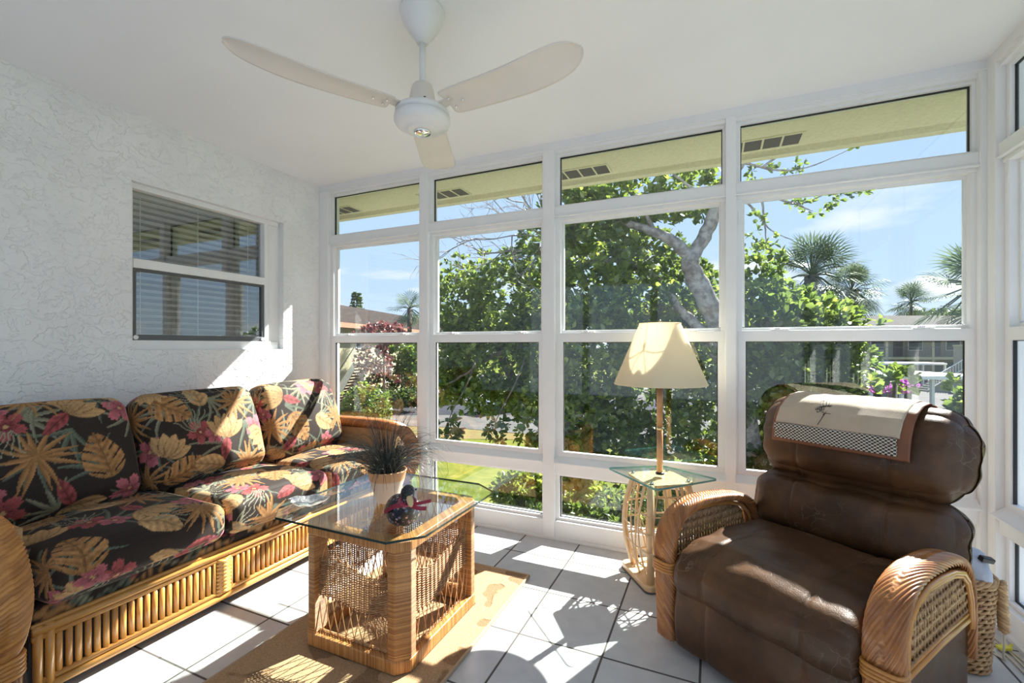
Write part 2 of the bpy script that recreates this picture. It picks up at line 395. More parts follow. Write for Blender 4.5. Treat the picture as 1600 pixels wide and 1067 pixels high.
# ------------------------------------------------------------------ window walls
# frames live in a local system: x along the wall, y outward, z up
def quadbox(mb, x0, x1, y0, y1, z0, z1): mb.box(x0, y0, z0, x1, y1, z1)
ZT = dict(head=2.225, tb=2.042, ta=1.965, sash_top=1.93, rail_t=1.280, rail_b=1.215, low_t=.545, sill=.50, band_b=.41, foot=.15)
def bay(root, x0, x1, left_reveal=.0, lock=True):
    """one bay between mullions: transom, upper and lower sash, bottom light"""
    w = MB()      # fixed frame around the four lights
    # transom frame
    b = .022
    w.box(x0, .035, 2.358, x1, .085, 2.38); w.box(x0, .035, 2.042, x1, .085, 2.058)
    w.box(x0, .035, 2.04, x0+b, .085, 2.38); w.box(x1-b*.7, .035, 2.04, x1, .085, 2.38)
    # sash tracks
    w.box(x0, .025, 1.962, x1, .09, 1.99)
    w.box(x0, .03, .5, x0+.030, .09, 1.97); w.box(x1-.022, .03, .5, x1, .09, 1.97)
    # sloped sill
    w.extr([(-.018, .468), (-.018, .478), (.03, .512), (.09, .512), (.09, .468)], 'x', x0, x1)
    # bottom light frame
    w.box(x0, .035, .385, x1, .085, .412); w.box(x0, .035, .10, x1, .085, .128)
    w.box(x0, .035, .11, x0+b, .085, .40); w.box(x1-b*.7, .035, .11, x1, .085, .40)
    w.build('window_frame', M['white'], root, bevel=.002)
    g = MB()
    for (a, c, z0, z1) in ((x0+b, x1-b*.7, 2.058, 2.358), (x0+b, x1-b*.7, .128, .385)):
        t = .005
        g.box(a, .052, z0, a+t, .062, z1); g.box(c-t, .052, z0, c, .062, z1); g.box(a, .052, z1-t, c, .062, z1); g.box(a, .052, z0, c, .062, z0+t*.6)
    g.build('gasket', M['gasket'], root)
    t = .0
    MB().box(x0+b, .056, 2.058, x1-b*.7, .057, 2.358).build('transom_pane', M['glass'], root)
    MB().box(x0+b, .056, .128, x1-b*.7, .057, .385).build('bottom_pane', M['glass'], root)
    # upper sash, outer track
    s = .022; u = MB(); a, c = x0+.030, x1-.022
    u.box(a, .062, 1.948, c, .082, 1.965); u.box(a, .062, 1.262, c, .082, 1.285); u.box(a, .062, 1.29, a+.013, .082, 1.96); u.box(c-.010, .062, 1.29, c, .082, 1.96)
    us = u.build('upper_sash', M['white'], root, bevel=.002)
    MB().box(a+.013, .071, 1.285, c-.010, .072, 1.948).build('pane', M['glass'], us)
    # lower sash, inner track
    l = MB(); a, c = x0+.012, x1-.008
    l.box(a, .028, 1.213, c, .056, 1.268); l.box(a, .028, .505, c, .056, .537)
    l.box(a, .028, .53, a+.034, .056, 1.25); l.box(c-.030, .028, .53, c, .056, 1.25)
    ls = l.build('lower_sash', M['white'], root, bevel=.003)
    MB().box(a+.034, .041, .537, c-.030, .042, 1.213).build('pane', M['glass'], ls)
    g = MB()
    for (p, q, z0, z1) in ((a+.034, c-.030, .537, 1.213),):
        t = .004
        g.box(p, .036, z0, p+t, .046, z1); g.box(q-t, .036, z0, q, .046, z1); g.box(p, .036, z1-t, q, .046, z1)
    g.build('gasket', M['gasket'], ls)
    for k in (.2, .8):
        xx = x0+(x1-x0)*k
        lk = MB(); lk.box(xx-.03, .030, 1.268, xx+.03, .05, 1.274); lk.box(xx-.012, .026, 1.272, xx+.012, .045, 1.282); lk.box(xx+.02, .03, 1.272, xx+.05, .04, 1.276)
        lk.build('sash_lock', M['white'], ls, bevel=.002)
    # balance cover high in the left track
    MB().box(x0+.012, .028, 1.83, x0+.028, .05, 1.90).build('track_stop', M['white'], root, bevel=.002)

def wall_frame(name, root, posts, length):
    h = MB()
    h.box(0, .0, 2.392, length, .12, ZC)               # header board
    h.box(0, .012, 2.372, length, .12, 2.40)
    h.box(0, -.004, 2.396, length, .02, 2.402)
    h.box(0, .010, 1.984, length, .10, 2.045)           # transom bar
    h.box(0, .002, 1.980, length, .02, 1.988)
    h.box(0, .012, .400, length, .10, .470)             # band under the sill
    h.box(0, .010, 0.0, length, .12, .112)              # kerb
    h.box(0, -.006, 0.0, length, .02, .016)
    h.build(name, M['white'], root, bevel=.002)
def far_wall():
    root = empty('wall_far', (0, 0, 0)); struct(root)
    wall_frame('frame_rails', root, None, XR)
    bays = ((.092, .949), (1.0187, 1.8717), (1.947, 2.900), (2.9485, 3.91))
    posts = ((0, .092), (.949, 1.0187), (1.8717, 1.947), (2.900, 2.9485), (3.91, 3.933))
    for i, (a, b) in enumerate(posts):
        m = MB(); m.box(a, .0, 0, b, .12, 2.395)
        struct(m.build('trim_%d' % (i+1), M['white'], None, bevel=.003))
        if i in (1, 2, 3):
            pass
    for i, (a, b) in enumerate(bays):
        r = empty('window_%d' % (i+1), (0, 0, 0)); struct(r); bay(r, a, b)
def right_wall():
    # local x runs from the corner towards the camera
    L = -YB
    root = empty('wall_right', (XR, 0, 0), -math.pi/2); struct(root)
    wall_frame('frame_rails', root, None, L)
    edges = (.0, .06, 1.02, 1.09, 2.04, 2.11, 3.06, 3.13, L-.08, L)
    for i in range(0, len(edges), 2):
        m = MB(); m.box(edges[i], 0, 0, edges[i+1], .12, 2.395)
        o = m.build('trim_%d' % (i//2+6), M['white'], None, bevel=.003); o.location = (XR, 0, 0); o.rotation_euler = (0, 0, -math.pi/2); struct(o)
    for i in range(1, len(edges)-1, 2):
        r = empty('window_%d' % (5+i//2), (XR, 0, 0), -math.pi/2); struct(r); bay(r, edges[i], edges[i+1])
far_wall(); right_wall()
# corner block outside
struct(MB().box(XR, .0, 0, XR+.12, .12, ZC).build('trim_corner', M['white']))

def interior_window():
    r = empty('window_left', (0, 0, 0)); struct(r)
    X = -.045; y0, y1, z0, z1 = -1.262, -.325, 1.165, 2.075
    f = MB()
    f.box(X-.05, y0, z0, X+.012, y0+.022, z1); f.box(X-.05, y1-.11, z0, X, y1, z1)
    f.box(X-.05, y0, z1-.03, X+.012, y1-.02, z1); f.box(X-.05, y0, z0, X+.012, y1-.02, z0+.055)
    f.box(X-.05, y1-.125, z0, X+.012, y1-.095, z1)
    f.build('window_frame', M['white'], r, bevel=.003)
    a, b = y0+.022, y1-.125
    s = MB(); s.box(X-.02, a, 1.615, X+.016, b, 1.665); s.build('meeting_rail', M['white'], r, bevel=.004)
    MB().box(X-.034, a, 1.665, X-.032, b, 2.045).build('upper_pane', M['iglass'], r)
    k = MB(); t = .018
    k.box(X-.018, a, 1.220, X+.006, a+t, 1.615); k.box(X-.018, b-t, 1.220, X+.006, b, 1.615); k.box(X-.018, a, 1.220, X+.006, b, 1.220+.03); k.box(X-.018, a, 1.600, X+.006, b, 1.615)
    lf = k.build('lower_sash', M['track2'], r, bevel=.002)
    MB().box(X-.008, a+t, 1.25, X-.006, b-t, 1.60).build('pane', M['iglass'], lf)
    for yy in (a+.014, b-.014):
        l = MB(); l.tube([(X+.002, yy, 1.236), (X+.014, yy, 1.236)], .012, 14); l.build('latch', M['white'], lf, smooth=False)
    bl = MB()
    zz = 1.21; 
    while zz < 2.04:
        bl.add([(X-.115, a-.02, zz), (X-.115, b+.03, zz), (X-.085, b+.03, zz+.010), (X-.085, a-.02, zz+.010)], [(0, 1, 2, 3)]); zz += .036
    for yy in (a+.08, (a+b)/2, b-.06): bl.box(X-.083, yy, 1.2, X-.081, yy+.003, 2.06)
    bl.box(X-.12, a-.02, 2.03, X-.08, b+.03, 2.07)
    o = bl.build('window_blind', plain('blind_slat', (.75, .74, .70), .5), None)
    sm = o.modifiers.new('th', 'SOLIDIFY'); sm.thickness = .002
    tag(o, 'white horizontal slatted blind behind the small window in the stucco wall', 'blind')
interior_window()

# soffit, gutter board and vents outside the far wall
def outside_shell():
    s = MB(); s.box(-1.6, .12, 2.44, 4.62, .72, 2.5); s.box(XR+.12, -5, 2.44, 4.62, .12, 2.5)
    struct(s.build('ceiling_soffit', M['soffit']))
    f = MB(); f.box(-1.6, .67, 2.40, 4.62, .73, 2.62); f.box(4.56, -5, 2.40, 4.62, .7, 2.62)
    struct(f.build('trim_fascia', M['soffit'], None, bevel=.004))
    proto = None
    spots = [(2.90, .45, 0), (1.745, .45, 0), (.59, .45, 0), (-.56, .45, 0), (4.52, -.05, 1), (4.52, -1.2, 1)]
    labs = ['four-cell soffit vent above the window bay behind the recliner', 'soffit vent seen through the transom above the lamp',
            'soffit vent seen through the transom left of the ceiling fan hub', 'soffit vent at the stucco wall end of the cream soffit',
            'soffit vent beyond the corner of the glazed walls', 'soffit vent over the side window farthest from the corner']
    for i, (x, y, rot) in enumerate(spots):
        if proto is None:
            proto = empty('soffit_vent', (0, 0, 0))
            MB().box(.012, .012, 2.436, .418, .173, 2.4385).build('mesh_screen', M['vent'], proto)
            fr = MB()
            for (a, b, c, d) in ((0, 0, .43, .013), (0, .172, .43, .185), (0, 0, .013, .185), (.417, 0, .43, .185), (.105, 0, .115, .185), (.21, 0, .22, .185), (.315, 0, .325, .185)):
                fr.box(a, b, 2.433, c, d, 2.4395)
            fr.build('vent_frame', M['soffit'], proto); o = proto
        else: o = copy_tree(proto)
        o.location = (x, y, 0); o.rotation_euler = (0, 0, math.pi/2 if rot else 0)
        tag(o, labs[i], 'vent', 'screened vents in the soffit')
outside_shell()

# ------------------------------------------------------------------ soft shapes
def rounded_box(hx, hy, hz, r, res=.012, puff=(0, 0), seams=None, fine=None):
    """Rounded box as welded grids. Returns V, Q and a flat 2-D pattern coordinate per vertex (top laid flat, front and back continuing)."""
    Vs = []; Qs = []; Us = []; off = 0
    def grid(a, b, ha, hb):
        na = max(4, int(2*ha/res)); nb = max(4, int(2*hb/res))
        return np.meshgrid(np.linspace(-ha, ha, na+1), np.linspace(-hb, hb, nb+1), indexing='ij')
    faces = [('z', 1), ('z', -1), ('y', -1), ('y', 1), ('x', 1), ('x', -1)]
    for ax, sg in faces:
        if ax == 'z': A, B = grid(0, 1, hx, hy); q = np.stack([A, B, np.full_like(A, hz*sg)], -1); uv = np.stack([A, B if sg > 0 else -B+2*hy*2+.3], -1)
        elif ax == 'y': A, B = grid(0, 2, hx, hz); q = np.stack([A, np.full_like(A, hy*sg), B], -1); uv = np.stack([A, sg*(hy+(hz-B))], -1)
        else: A, B = grid(1, 2, hy, hz); q = np.stack([np.full_like(A, hx*sg), A, B], -1); uv = np.stack([sg*(hx+(hz-B)), A], -1)
        n, m = A.shape; idx = np.arange(n*m).reshape(n, m)+off
        quad = np.stack([idx[:-1, :-1], idx[1:, :-1], idx[1:, 1:], idx[:-1, 1:]], -1).reshape(-1, 4)
        flip = (ax == 'z' and sg < 0) or (ax == 'y' and sg > 0) or (ax == 'x' and sg < 0)
        if flip: quad = quad[:, ::-1]
        Vs.append(q.reshape(-1, 3)); Us.append(uv.reshape(-1, 2)); Qs.append(quad); off += n*m
    V = np.concatenate(Vs); U = np.concatenate(Us); Q = np.concatenate(Qs)
    _, first, inv = np.unique(np.round(V, 5), axis=0, return_index=True, return_inverse=True)
    inv = inv.reshape(-1); V = V[first]; U = U[first]; Q = inv[Q]
    h = np.array([hx, hy, hz]); un = V/h
    inner = np.clip(V, -(h-r), h-r); d = V-inner; L = np.linalg.norm(d, axis=1, keepdims=True); L[L < 1e-9] = 1
    V2 = inner+d/L*r
    flat = np.abs(d).max(axis=1) < 1e-9
    V2[flat] = V[flat]
    w = np.clip(1-un[:, 0]**2, 0, 1)*np.clip(1-un[:, 1]**2, 0, 1)
    V2[:, 2] += np.sign(un[:, 2])*np.abs(un[:, 2])**3*puff[0]*w**.6
    wy = np.clip(1-un[:, 0]**2, 0, 1)*np.clip(1-un[:, 2]**2, 0, 1)
    V2[:, 1] += np.sign(un[:, 1])*np.abs(un[:, 1])**3*puff[1]*wy**.6
    return V2, Q, U, un

def nz(V, s, seed=0):
    return np.array([noise.noise((p[0]*s+seed, p[1]*s, p[2]*s)) for p in V])

# ---- floral cloth pattern: motifs drawn by position, in metres
DARK = np.array((.030, .021, .017)); TAN = np.array((.40, .20, .075)); TAN2 = np.array((.52, .31, .14)); MAU = np.array((.30, .065, .065)); PINK = np.array((.42, .12, .14)); GRN = np.array((.12, .14, .10)); SAGE = np.array((.22, .21, .14))
def pattern(U, seed):
    U = U/1.38; U = U+np.array([(noise.noise((u[0]*22, u[1]*22, seed+.5)), noise.noise((u[0]*22, u[1]*22, seed+9.5))) for u in U])*.003
    rr = random.Random(seed); C = np.tile(DARK, (len(U), 1)); n = len(U)
    lo = U.min(0); hi = U.max(0)
    grain = np.array([noise.noise((u[0]*90, u[1]*90, seed)) for u in U])
    def put(mask, col): 
        C[mask] = col[mask] if isinstance(col, np.ndarray) and col.ndim == 2 else col
    def local(cx, cy, ang):
        x = U[:, 0]-cx; y = U[:, 1]-cy; c, s = math.cos(ang), math.sin(ang)
        return x*c+y*s, -x*s+y*c
    def frond(cx, cy, ang, L=.12, col=GRN, k=5):
        for i in range(k):
            a = ang+(i-(k-1)/2)*.33; x, y = local(cx, cy, a); y = y-(i-(k-1)/2)*x*x*2.2
            w = .0075*np.sqrt(np.clip(x/L, 0, 1))*np.clip(1.2-x/L, 0, 1)*1.6
            m = (x > 0) & (x < L) & (np.abs(y) < w); cc = np.where((y > 0)[:, None], col*.75, col*1.1); put(m, cc)
    def lines(cx, cy, ang, L=.09):
        for i in range(7):
            a = ang+(i-3)*.24; x, y = local(cx, cy, a); m = (x > .015) & (x < L) & (np.abs(y-.15*x*np.sin(x*60)) < .0014); put(m, SAGE*1.4)
    def palm(cx, cy, ang, L=.115):
        for i in range(15):
            a = ang+i*2*math.pi/15+rr.uniform(-.08, .08); Li = L*(.62+.38*abs(math.cos(a*.5+.4)))*rr.uniform(.85, 1.05)
            x, y = local(cx, cy, a); cv = rr.uniform(-2.4, 2.4); y = y-cv*x*x
            w = .0085*np.sin(np.clip(x/Li, 0, 1)*math.pi)**.6*np.clip(1.1-x/Li*.75, 0, 1)
            m = (x > 0) & (x < Li) & (np.abs(y) < w); sh = (.62+.5*np.clip(y/.008+.5, 0, 1)+.1*grain)[:, None]; put(m, TAN*sh)
    def hibis(cx, cy, ang, Rr=.045, col=MAU):
        x, y = local(cx, cy, ang); r = np.hypot(x, y); t = np.arctan2(y, x)
        pet = Rr*(.35+.65*np.abs(np.cos(2.5*t))**.55)*(1+.06*np.sin(t*23))
        m = r < pet; sh = (.55+.75*np.clip(r/Rr, 0, 1)+.18*np.sin(t*40)+.3*grain)[:, None]; put(m, np.clip(col*sh, 0, 1))
        put(r < .006, TAN2)
        m = (np.abs(np.abs(np.cos(2.5*t))) < .10) & (r < pet) ; put(m, col*.35)
    def leaf(cx, cy, ang, L=.15, Wd=.055, cuts=True, col=TAN):
        x, y = local(cx, cy, ang); u = np.clip(x/L, 0, 1); w = Wd*np.sin(math.pi*u**.75)**.75
        m = (x > 0) & (x < L) & (np.abs(y) < w)
        if cuts: m &= ~((np.sin((x-np.abs(y)*.7)*190) > .78) & (np.abs(y) > w*.35))
        sh = (.65+.35*np.abs(y)/(Wd)+.28*np.sin((x-np.abs(y)*.8)*260)*.6+.3*grain)[:, None]; put(m, np.clip(col*sh*1.15, 0, 1))
        put(m & (np.abs(y) < .0018), col*.45)
    def lily(cx, cy, ang, L=.10):
        for i in (-2, 2, -1, 1, 0):
            x, y = local(cx, cy, ang+i*.42); w = .021*np.sin(np.clip(x/L, 0, 1)*math.pi)**.8
            m = (x > 0) & (x < L) & (np.abs(y) < w); sh = (.6+.5*np.clip(x/L, 0, 1)+.25*np.cos(y*500)*.4+.2*grain)[:, None]
            put(m, TAN2*sh); put(m & (np.abs(np.abs(y)-w) < .0016), TAN*.4)
    g = .132; k = seed
    cells = []
    ny = int((hi[1]-lo[1])/g)+2; nx = int((hi[0]-lo[0])/g)+2
    for j in range(ny):
        for i in range(nx):
            cells.append((lo[0]+(i+.5*(j % 2))*g+rr.uniform(-.03, .03), lo[1]+j*g+rr.uniform(-.03, .03), (i*2+j*3+k) % 6))
    for x, y, t in cells: frond(x+rr.uniform(-.05, .05), y+rr.uniform(-.05, .05), rr.uniform(0, 6.28), rr.uniform(.09, .14), GRN if rr.random() < .5 else SAGE)
    for x, y, t in cells:
        a = rr.uniform(0, 6.28)
        if t == 0: palm(x, y, a)
        elif t == 1: hibis(x, y, a); hibis(x+.055*math.cos(a), y+.055*math.sin(a), a+.5, .036, PINK*.9); lines(x, y, a+2.4)
        elif t == 2: leaf(x-.05*math.cos(a), y-.05*math.sin(a), a, .15, .055)
        elif t == 3: lily(x, y, a); leaf(x, y, a+3.0, .09, .02, False, MAU)
        elif t == 4: leaf(x-.04*math.cos(a), y-.04*math.sin(a), a, .12, .04, False, TAN2); lines(x, y, a+1.2)
        else: hibis(x, y, a, .05, PINK); lily(x+.04, y-.03, a+2.6, .085)
    return np.clip(C, 0, 1)

# ------------------------------------------------------------------ sofa
def groove_band(path, halfw, thick, pitch, name, mat, parent, slant=(.9, .42), n=64, ds=.0018, depth=.0035, up=(0, 1, 0), ends=True):
    """A padded band swept along a path (in the y-z or x-z plane) with slanting wrapped ridges. halfw across, thick radially."""
    pts = [Vector(p) for p in path]
    # resample
    L = [0]
    for a, b in zip(pts, pts[1:]): L.append(L[-1]+(b-a).length)
    m = int(L[-1]/ds); res = []
    for i in range(m+1):
        s = L[-1]*i/m; k = max(0, min(len(L)-2, next((q for q in range(len(L)-1) if L[q+1] >= s-1e-9), len(L)-2)))
        t = (s-L[k])/max(1e-9, L[k+1]-L[k]); p0 = pts[max(k-1, 0)]; p1 = pts[k]; p2 = pts[k+1]; p3 = pts[min(k+2, len(pts)-1)]
        t2 = t*t; t3 = t2*t
        res.append(((2*p1)+(p2-p0)*t+(2*p0-5*p1+4*p2-p3)*t2+(3*p1-p0-3*p2+p3)*t3)*.5)
    side = Vector(up)
    per = None
    V = np.zeros((len(res)*n, 3)); T = np.zeros(len(res)*n)
    for i, p in enumerate(res):
        d = (res[min(i+1, m)]-res[max(i-1, 0)]).normalized(); out = d.cross(side).normalized()
        s = L[-1]*i/m; hw = halfw(s/L[-1]) if callable(halfw) else halfw; th = thick(s/L[-1]) if callable(thick) else thick
        for k in range(n):
            a = 2*math.pi*k/n; ca, sa = math.cos(a), math.sin(a)
            x = math.copysign(abs(ca)**.7, ca); y = math.copysign(abs(sa)**.7, sa)
            # distance round the section, counted from the middle of the outer face
            w = hw*x if y >= 0 else math.copysign(2*hw, x)-hw*x
            w += math.copysign(th*(1-abs(y)), x) if y >= 0 else math.copysign(th*(1+abs(y)), x)
            ph = (s*slant[0]+slant[1]*w)/pitch; fr = ph-math.floor(ph)
            g = depth*(abs(fr-.5)*2)**1.5
            V[i*n+k] = p+side*(x*(hw-g))+out*(y*(th-g)); T[i*n+k] = (math.sin(math.floor(ph)*12.9898)*43758.5453) % 1.0
    idx = np.arange(len(res)*n).reshape(len(res), n); nx = np.roll(idx, -1, axis=1)
    Q = np.stack([idx[:-1], nx[:-1], nx[1:], idx[1:]], -1).reshape(-1, 4)
    cap = [[idx[0][n//4*0+0]]]
    # close the ends with a fan of quads
    c = len(V); V = np.vstack([V, np.array(res[0])[None], np.array(res[-1])[None]]); T = np.append(T, (.5, .5))
    e = []
    for k in range(0, n, 2):
        e.append((c, idx[0][(k+2) % n], idx[0][k+1], idx[0][k])); e.append((c+1, idx[-1][k], idx[-1][k+1], idx[-1][(k+2) % n]))
    Q = np.vstack([Q, np.array(e)])
    return np_obj(name, V, Q, mat, parent, tone=T), res

def sofa():
    y0, y1 = -1.935, -.125       # between the arms
    XF = .80
    s = empty('rattan_sofa', (0, 0, 0), label='long three-seat cane sofa with wrapped arms against the stucco wall', cat='sofa')
    # front rail panel
    fr = MB()
    def rail(z, r, x=XF, tone=.6): fr.tube([(x, y0, z), (x, (y0+y1)/2, z), (x, y1, z)], r, 12, tone=tone)
    rail(.245, .013, XF+.004, .8); rail(.222, .010, XF, .55); rail(.074, .010, XF, .5); rail(.050, .013, XF+.004, .8)
    rail(.262, .008, XF-.004, .7)
    for y in (y0+.015, y1-.015, y0+.045, y1-.045): fr.tube([(XF, y, .045), (XF, y, .262)], .013, 12, tone=.6)
    f = fr.build('front_rail', M['pole'], s, smooth=True)
    bk = MB(); bk.box(XF-.03, y0, .05, XF-.018, y1, .25); bk.build('backing_board', M['track2'], s)
    ks = [-1.30, -.72]; pole = MB()
    y = y0+.07
    while y < y1-.06:
        if all(abs(y-k) > .045 for k in ks): pole.tube([(XF-.004, y, .078), (XF-.004, y, .218)], .0100, 10, tone=R.random())
        elif pole.n: pole.build('cane_slats', M['pole'], s, smooth=True); pole = MB()
        y += .0265
    pole.build('cane_slats', M['pole'], s, smooth=True)
    for k in ks:
        kb = MB()
        kb.tube([(XF, k-.038, .07), (XF, k-.038, .228)], .008, 8, tone=.7); kb.tube([(XF, k+.038, .07), (XF, k+.038, .228)], .008, 8, tone=.7)
        for i in range(9):
            z = .08+i*.0165
            for q in (-1, 1): kb.tube([(XF+.004, k-.03*q, z-.010), (XF+.016, k, z), (XF+.004, k+.03*q, z+.010)], .0085, 7, tone=R.random())
        kb.build('woven_knot', M['pole'], s, smooth=True)
    # deck cloth between rail and cushions
    V, Q, U, un = rounded_box(.36, (y1-y0)/2, .045, .03, .012)
    V += (XF-.37, (y0+y1)/2, .280); np_obj('seat_deck', V, Q, M['fabric'], s, col=pattern(np.stack([U[:, 1], U[:, 0]], -1), 11))
    # frame under and behind
    m = MB(); m.box(.06, y0, .06, .10, y1, .62); m.box(.06, y0, .05, XF-.03, y0+.03, .25); m.box(.06, y1-.03, .05, XF-.03, y1, .25)
    m.build('back_frame', M['arm'], s)
    ft = 0
    for xx, yy in ((.72, y0+.05), (.72, -1.03), (.72, y1-.05), (.1, y0+.05), (.1, y1-.05)):
        q = MB(); q.tube([(xx, yy, 0), (xx, yy, .055)], .022, 12); q.build('foot', M['arm'], s, smooth=True)
    # arms: bowed cane fronts rolling over to the back
    for yc, nm in ((y0-.106, 'near'), (-.068, 'far')):
        path = [(.845, yc, .235), (.905, yc, .30), (.945, yc, .39), (.950, yc, .46), (.915, yc, .545), (.84, yc, .605), (.72, yc, .628), (.5, yc, .632), (.28, yc, .63), (.12, yc, .62), (.06, yc, .58)]
        a, res = groove_band(path, .056, .036, .0125, 'arm', M['armlight'] if nm == 'near' else M['arm'], s, slant=(.9, .42 if nm == 'near' else -.42), n=64, ds=.0018, depth=.0075)
        bd = MB()
        for k in range(5):
            z = .172+k*.0135; pts = []
            for q in range(28):
                t = 2*math.pi*q/28; pts.append((.842+.050*math.copysign(abs(math.cos(t))**.6, math.cos(t)), yc+.066*math.copysign(abs(math.sin(t))**.6, math.sin(t)), z+.006*math.sin(t)))
            bd.tube(pts, .0078, 8, closed=True, tone=R.random()*.5+.3)
        bd.build('binding', M['armlight'], a, smooth=True)
        # plaited foot below the binding
        ft = MB(); ft.lathe([(.040, 0), (.044, .02), (.046, .10), (.044, .18)], (.842, yc, 0), 24)
        for q in range(22):
            t0 = 2*math.pi*q/22
            for sg in (-1, 1):
                pts = []
                for i in range(9):
                    z = .005+i*.021; t = t0+sg*z*5.2
                    pts.append((.842+.050*math.copysign(abs(math.cos(t))**.7, math.cos(t)), yc+.060*math.copysign(abs(math.sin(t))**.7, math.sin(t)), z))
                ft.tube(pts, .0055, 5, tone=R.random())
        ft.build('plaited_foot', M['weave'], a, smooth=True)
        pn = MB(); pn.box(.08, yc-.03, .10, .80, yc+(.085 if nm == 'near' else .03), .60); pn.build('arm_panel', M['panel'], s, bevel=.003)
sofa()

def seat_cushions():
    edges = [(-1.925, -1.305), (-1.30, -.715), (-.71, -.135)]
    labs = ['floral seat cushion at the near end of the sofa beside the big cane arm', 'middle floral seat cushion of the sofa', 'floral seat cushion at the window end of the sofa']
    for i, (a, b) in enumerate(edges):
        hy = .345; hx = (b-a)/2
        V, Q, U, un = rounded_box(hx, hy, .076, .045, .0042, puff=(.034, .012))
        # soft dimples
        V[:, 2] += .006*nz(V, 7, i*9.1)*(un[:, 2] > 0)
        V[:, 0] *= 1-.03*np.clip(np.abs(un[:, 1])-.6, 0, 1)
        col = pattern(U+np.array((i*.31, 0)), 21+i*5)
        # local x -> world y; local -y (front) -> world +x
        Wd = np.stack([.512-V[:, 1]-.0, V[:, 0]+(a+b)/2, V[:, 2]+.405], -1)
        Wd[:, 2] -= (Wd[:, 0]-.85)*-.02
        root = np_obj('seat_cushion', Wd, Q, M['fabric'], None, col=col)
        tag(root, labs[i], 'cushion', 'loose seat cushions of the floral sofa')
        for z in (.452, .352):
            pts = []
            for q in range(120):
                t = 2*math.pi*q/120; ct, st = math.cos(t), math.sin(t)
                cx = math.copysign(abs(ct)**.16, ct); sx = math.copysign(abs(st)**.16, st)
                k = 1/max(abs(cx), abs(sx))
                pts.append((.512+(hy-.004)*cx*.995, (a+b)/2+(hx-.004)*sx*.995, z))
            MB().tube(pts, .0042, 6, closed=True).build('piping', M['pipe'], root, smooth=True)
def back_cushions():
    edges = [(-1.96, -1.405), (-1.395, -.765), (-.75, -.15)]
    labs = ['dark floral back cushion with palm sprays at the near end of the sofa', 'middle floral back cushion half in sunlight', 'floral back cushion beside the glazed wall']
    for i, (a, b) in enumerate(edges):
        hx = (b-a)/2; hh = .235
        V, Q, U, un = rounded_box(hx, hh, .085, .06, .0042, puff=(.055, .012))
        V[:, 0] *= 1-.05*np.clip(un[:, 1], 0, 1)**2
        V[:, 2] += .007*nz(V, 6, 40+i*7.7)
        V[:, 1] += .010*nz(V, 3.5, 70+i)
        col = pattern(U*np.array((1, 1))+np.array((i*.27, .4)), 50+i*7)
        tilt = math.radians(19); c, s_ = math.cos(tilt), math.sin(tilt)
        # local x -> y, local y -> up (tilted back), local z -> towards the room
        up = V[:, 1]+.02; fw = V[:, 2]
        Wd = np.stack([.285+fw*c-up*s_, V[:, 0]+(a+b)/2, .69+up*c+fw*s_], -1)
        root = np_obj('back_cushion', Wd, Q[:, ::1], M['fabric'], None, col=col)
        tag(root, labs[i], 'cushion', 'loose back cushions of the floral sofa')
        pts = []
        for q in range(120):
            t = 2*math.pi*q/120; ct, st = math.cos(t), math.sin(t)
            cx = math.copysign(abs(ct)**.2, ct); sx = math.copysign(abs(st)**.2, st)
            lx = (hx-.012)*cx*(1-.05*max(0, sx)**2); ly = (hh-.012)*sx+.02
            fw_ = .050
            pts.append((.285+fw_*c-ly*s_, lx+(a+b)/2, .69+ly*c+fw_*s_))
        MB().tube(pts, .0045, 6, closed=True).build('piping', M['pipe'], root, smooth=True)
seat_cushions(); back_cushions()

# ------------------------------------------------------------------ rug
def rug():
    m, nt, b = new_mat('sculpted_rug'); v = coords(nt)
    wv = nd(nt, 'ShaderNodeVectorMath', operation='MULTIPLY_ADD'); nzz = nd(nt, 'ShaderNodeTexNoise'); nt.links.new(v, nzz.inputs['Vector']); nzz.inputs['Scale'].default_value = 5
    nt.links.new(nzz.outputs['Color'], wv.inputs[0]); wv.inputs[1].default_value = (.35, .35, 0); nt.links.new(v, wv.inputs[2])
    vo = nd(nt, 'ShaderNodeTexVoronoi'); nt.links.new(wv.outputs[0], vo.inputs['Vector']); vo.inputs['Scale'].default_value = 5.2
    lf = ramp(nt, vo.outputs['Distance'], [(.30, (0, 0, 0)), (.34, (1, 1, 1))])
    lf2 = ramp(nt, vo.outputs['Distance'], [(.0, (1, 1, 1)), (.45, (.3, .3, .3))])
    c = mixc(nt, lf, (.27, .155, .075), (.44, .27, .14))
    g = noise_n(nt, v, 260, 3)
    mul = nd(nt, 'ShaderNodeMix', data_type='RGBA', blend_type='MULTIPLY'); mul.inputs['Factor'].default_value = 1; nt.links.new(c, mul.inputs['A'])
    nt.links.new(ramp(nt, g, [(.3, (.65, .65, .65)), (.7, (1.2, 1.2, 1.2))]), mul.inputs['B']); nt.links.new(mul.outputs['Result'], b.inputs['Base Color'])
    b.inputs['Roughness'].default_value = .95
    bump(nt, b, math_n(nt, 'ADD', math_n(nt, 'MULTIPLY', g, .5), math_n(nt, 'MULTIPLY', lf, .8)), .8, .006)
    r = MB().box(1.215, -2.25, .001, 1.975, -.488, .013).build('area_rug', m, None, bevel=.004)
    tag(r, 'tan sculpted rug under the wicker coffee table', 'rug')
    e = plain('rug_binding', (.42, .30, .19), .9)
    q = MB()
    for (a, b_, c_, d) in ((1.211, -2.25, 1.219, -.484), (1.971, -2.25, 1.979, -.484), (1.211, -.492, 1.979, -.484)): q.box(a, b_, .001, c_, d, .0145)
    q.build('binding', e, r, bevel=.002)
rug()

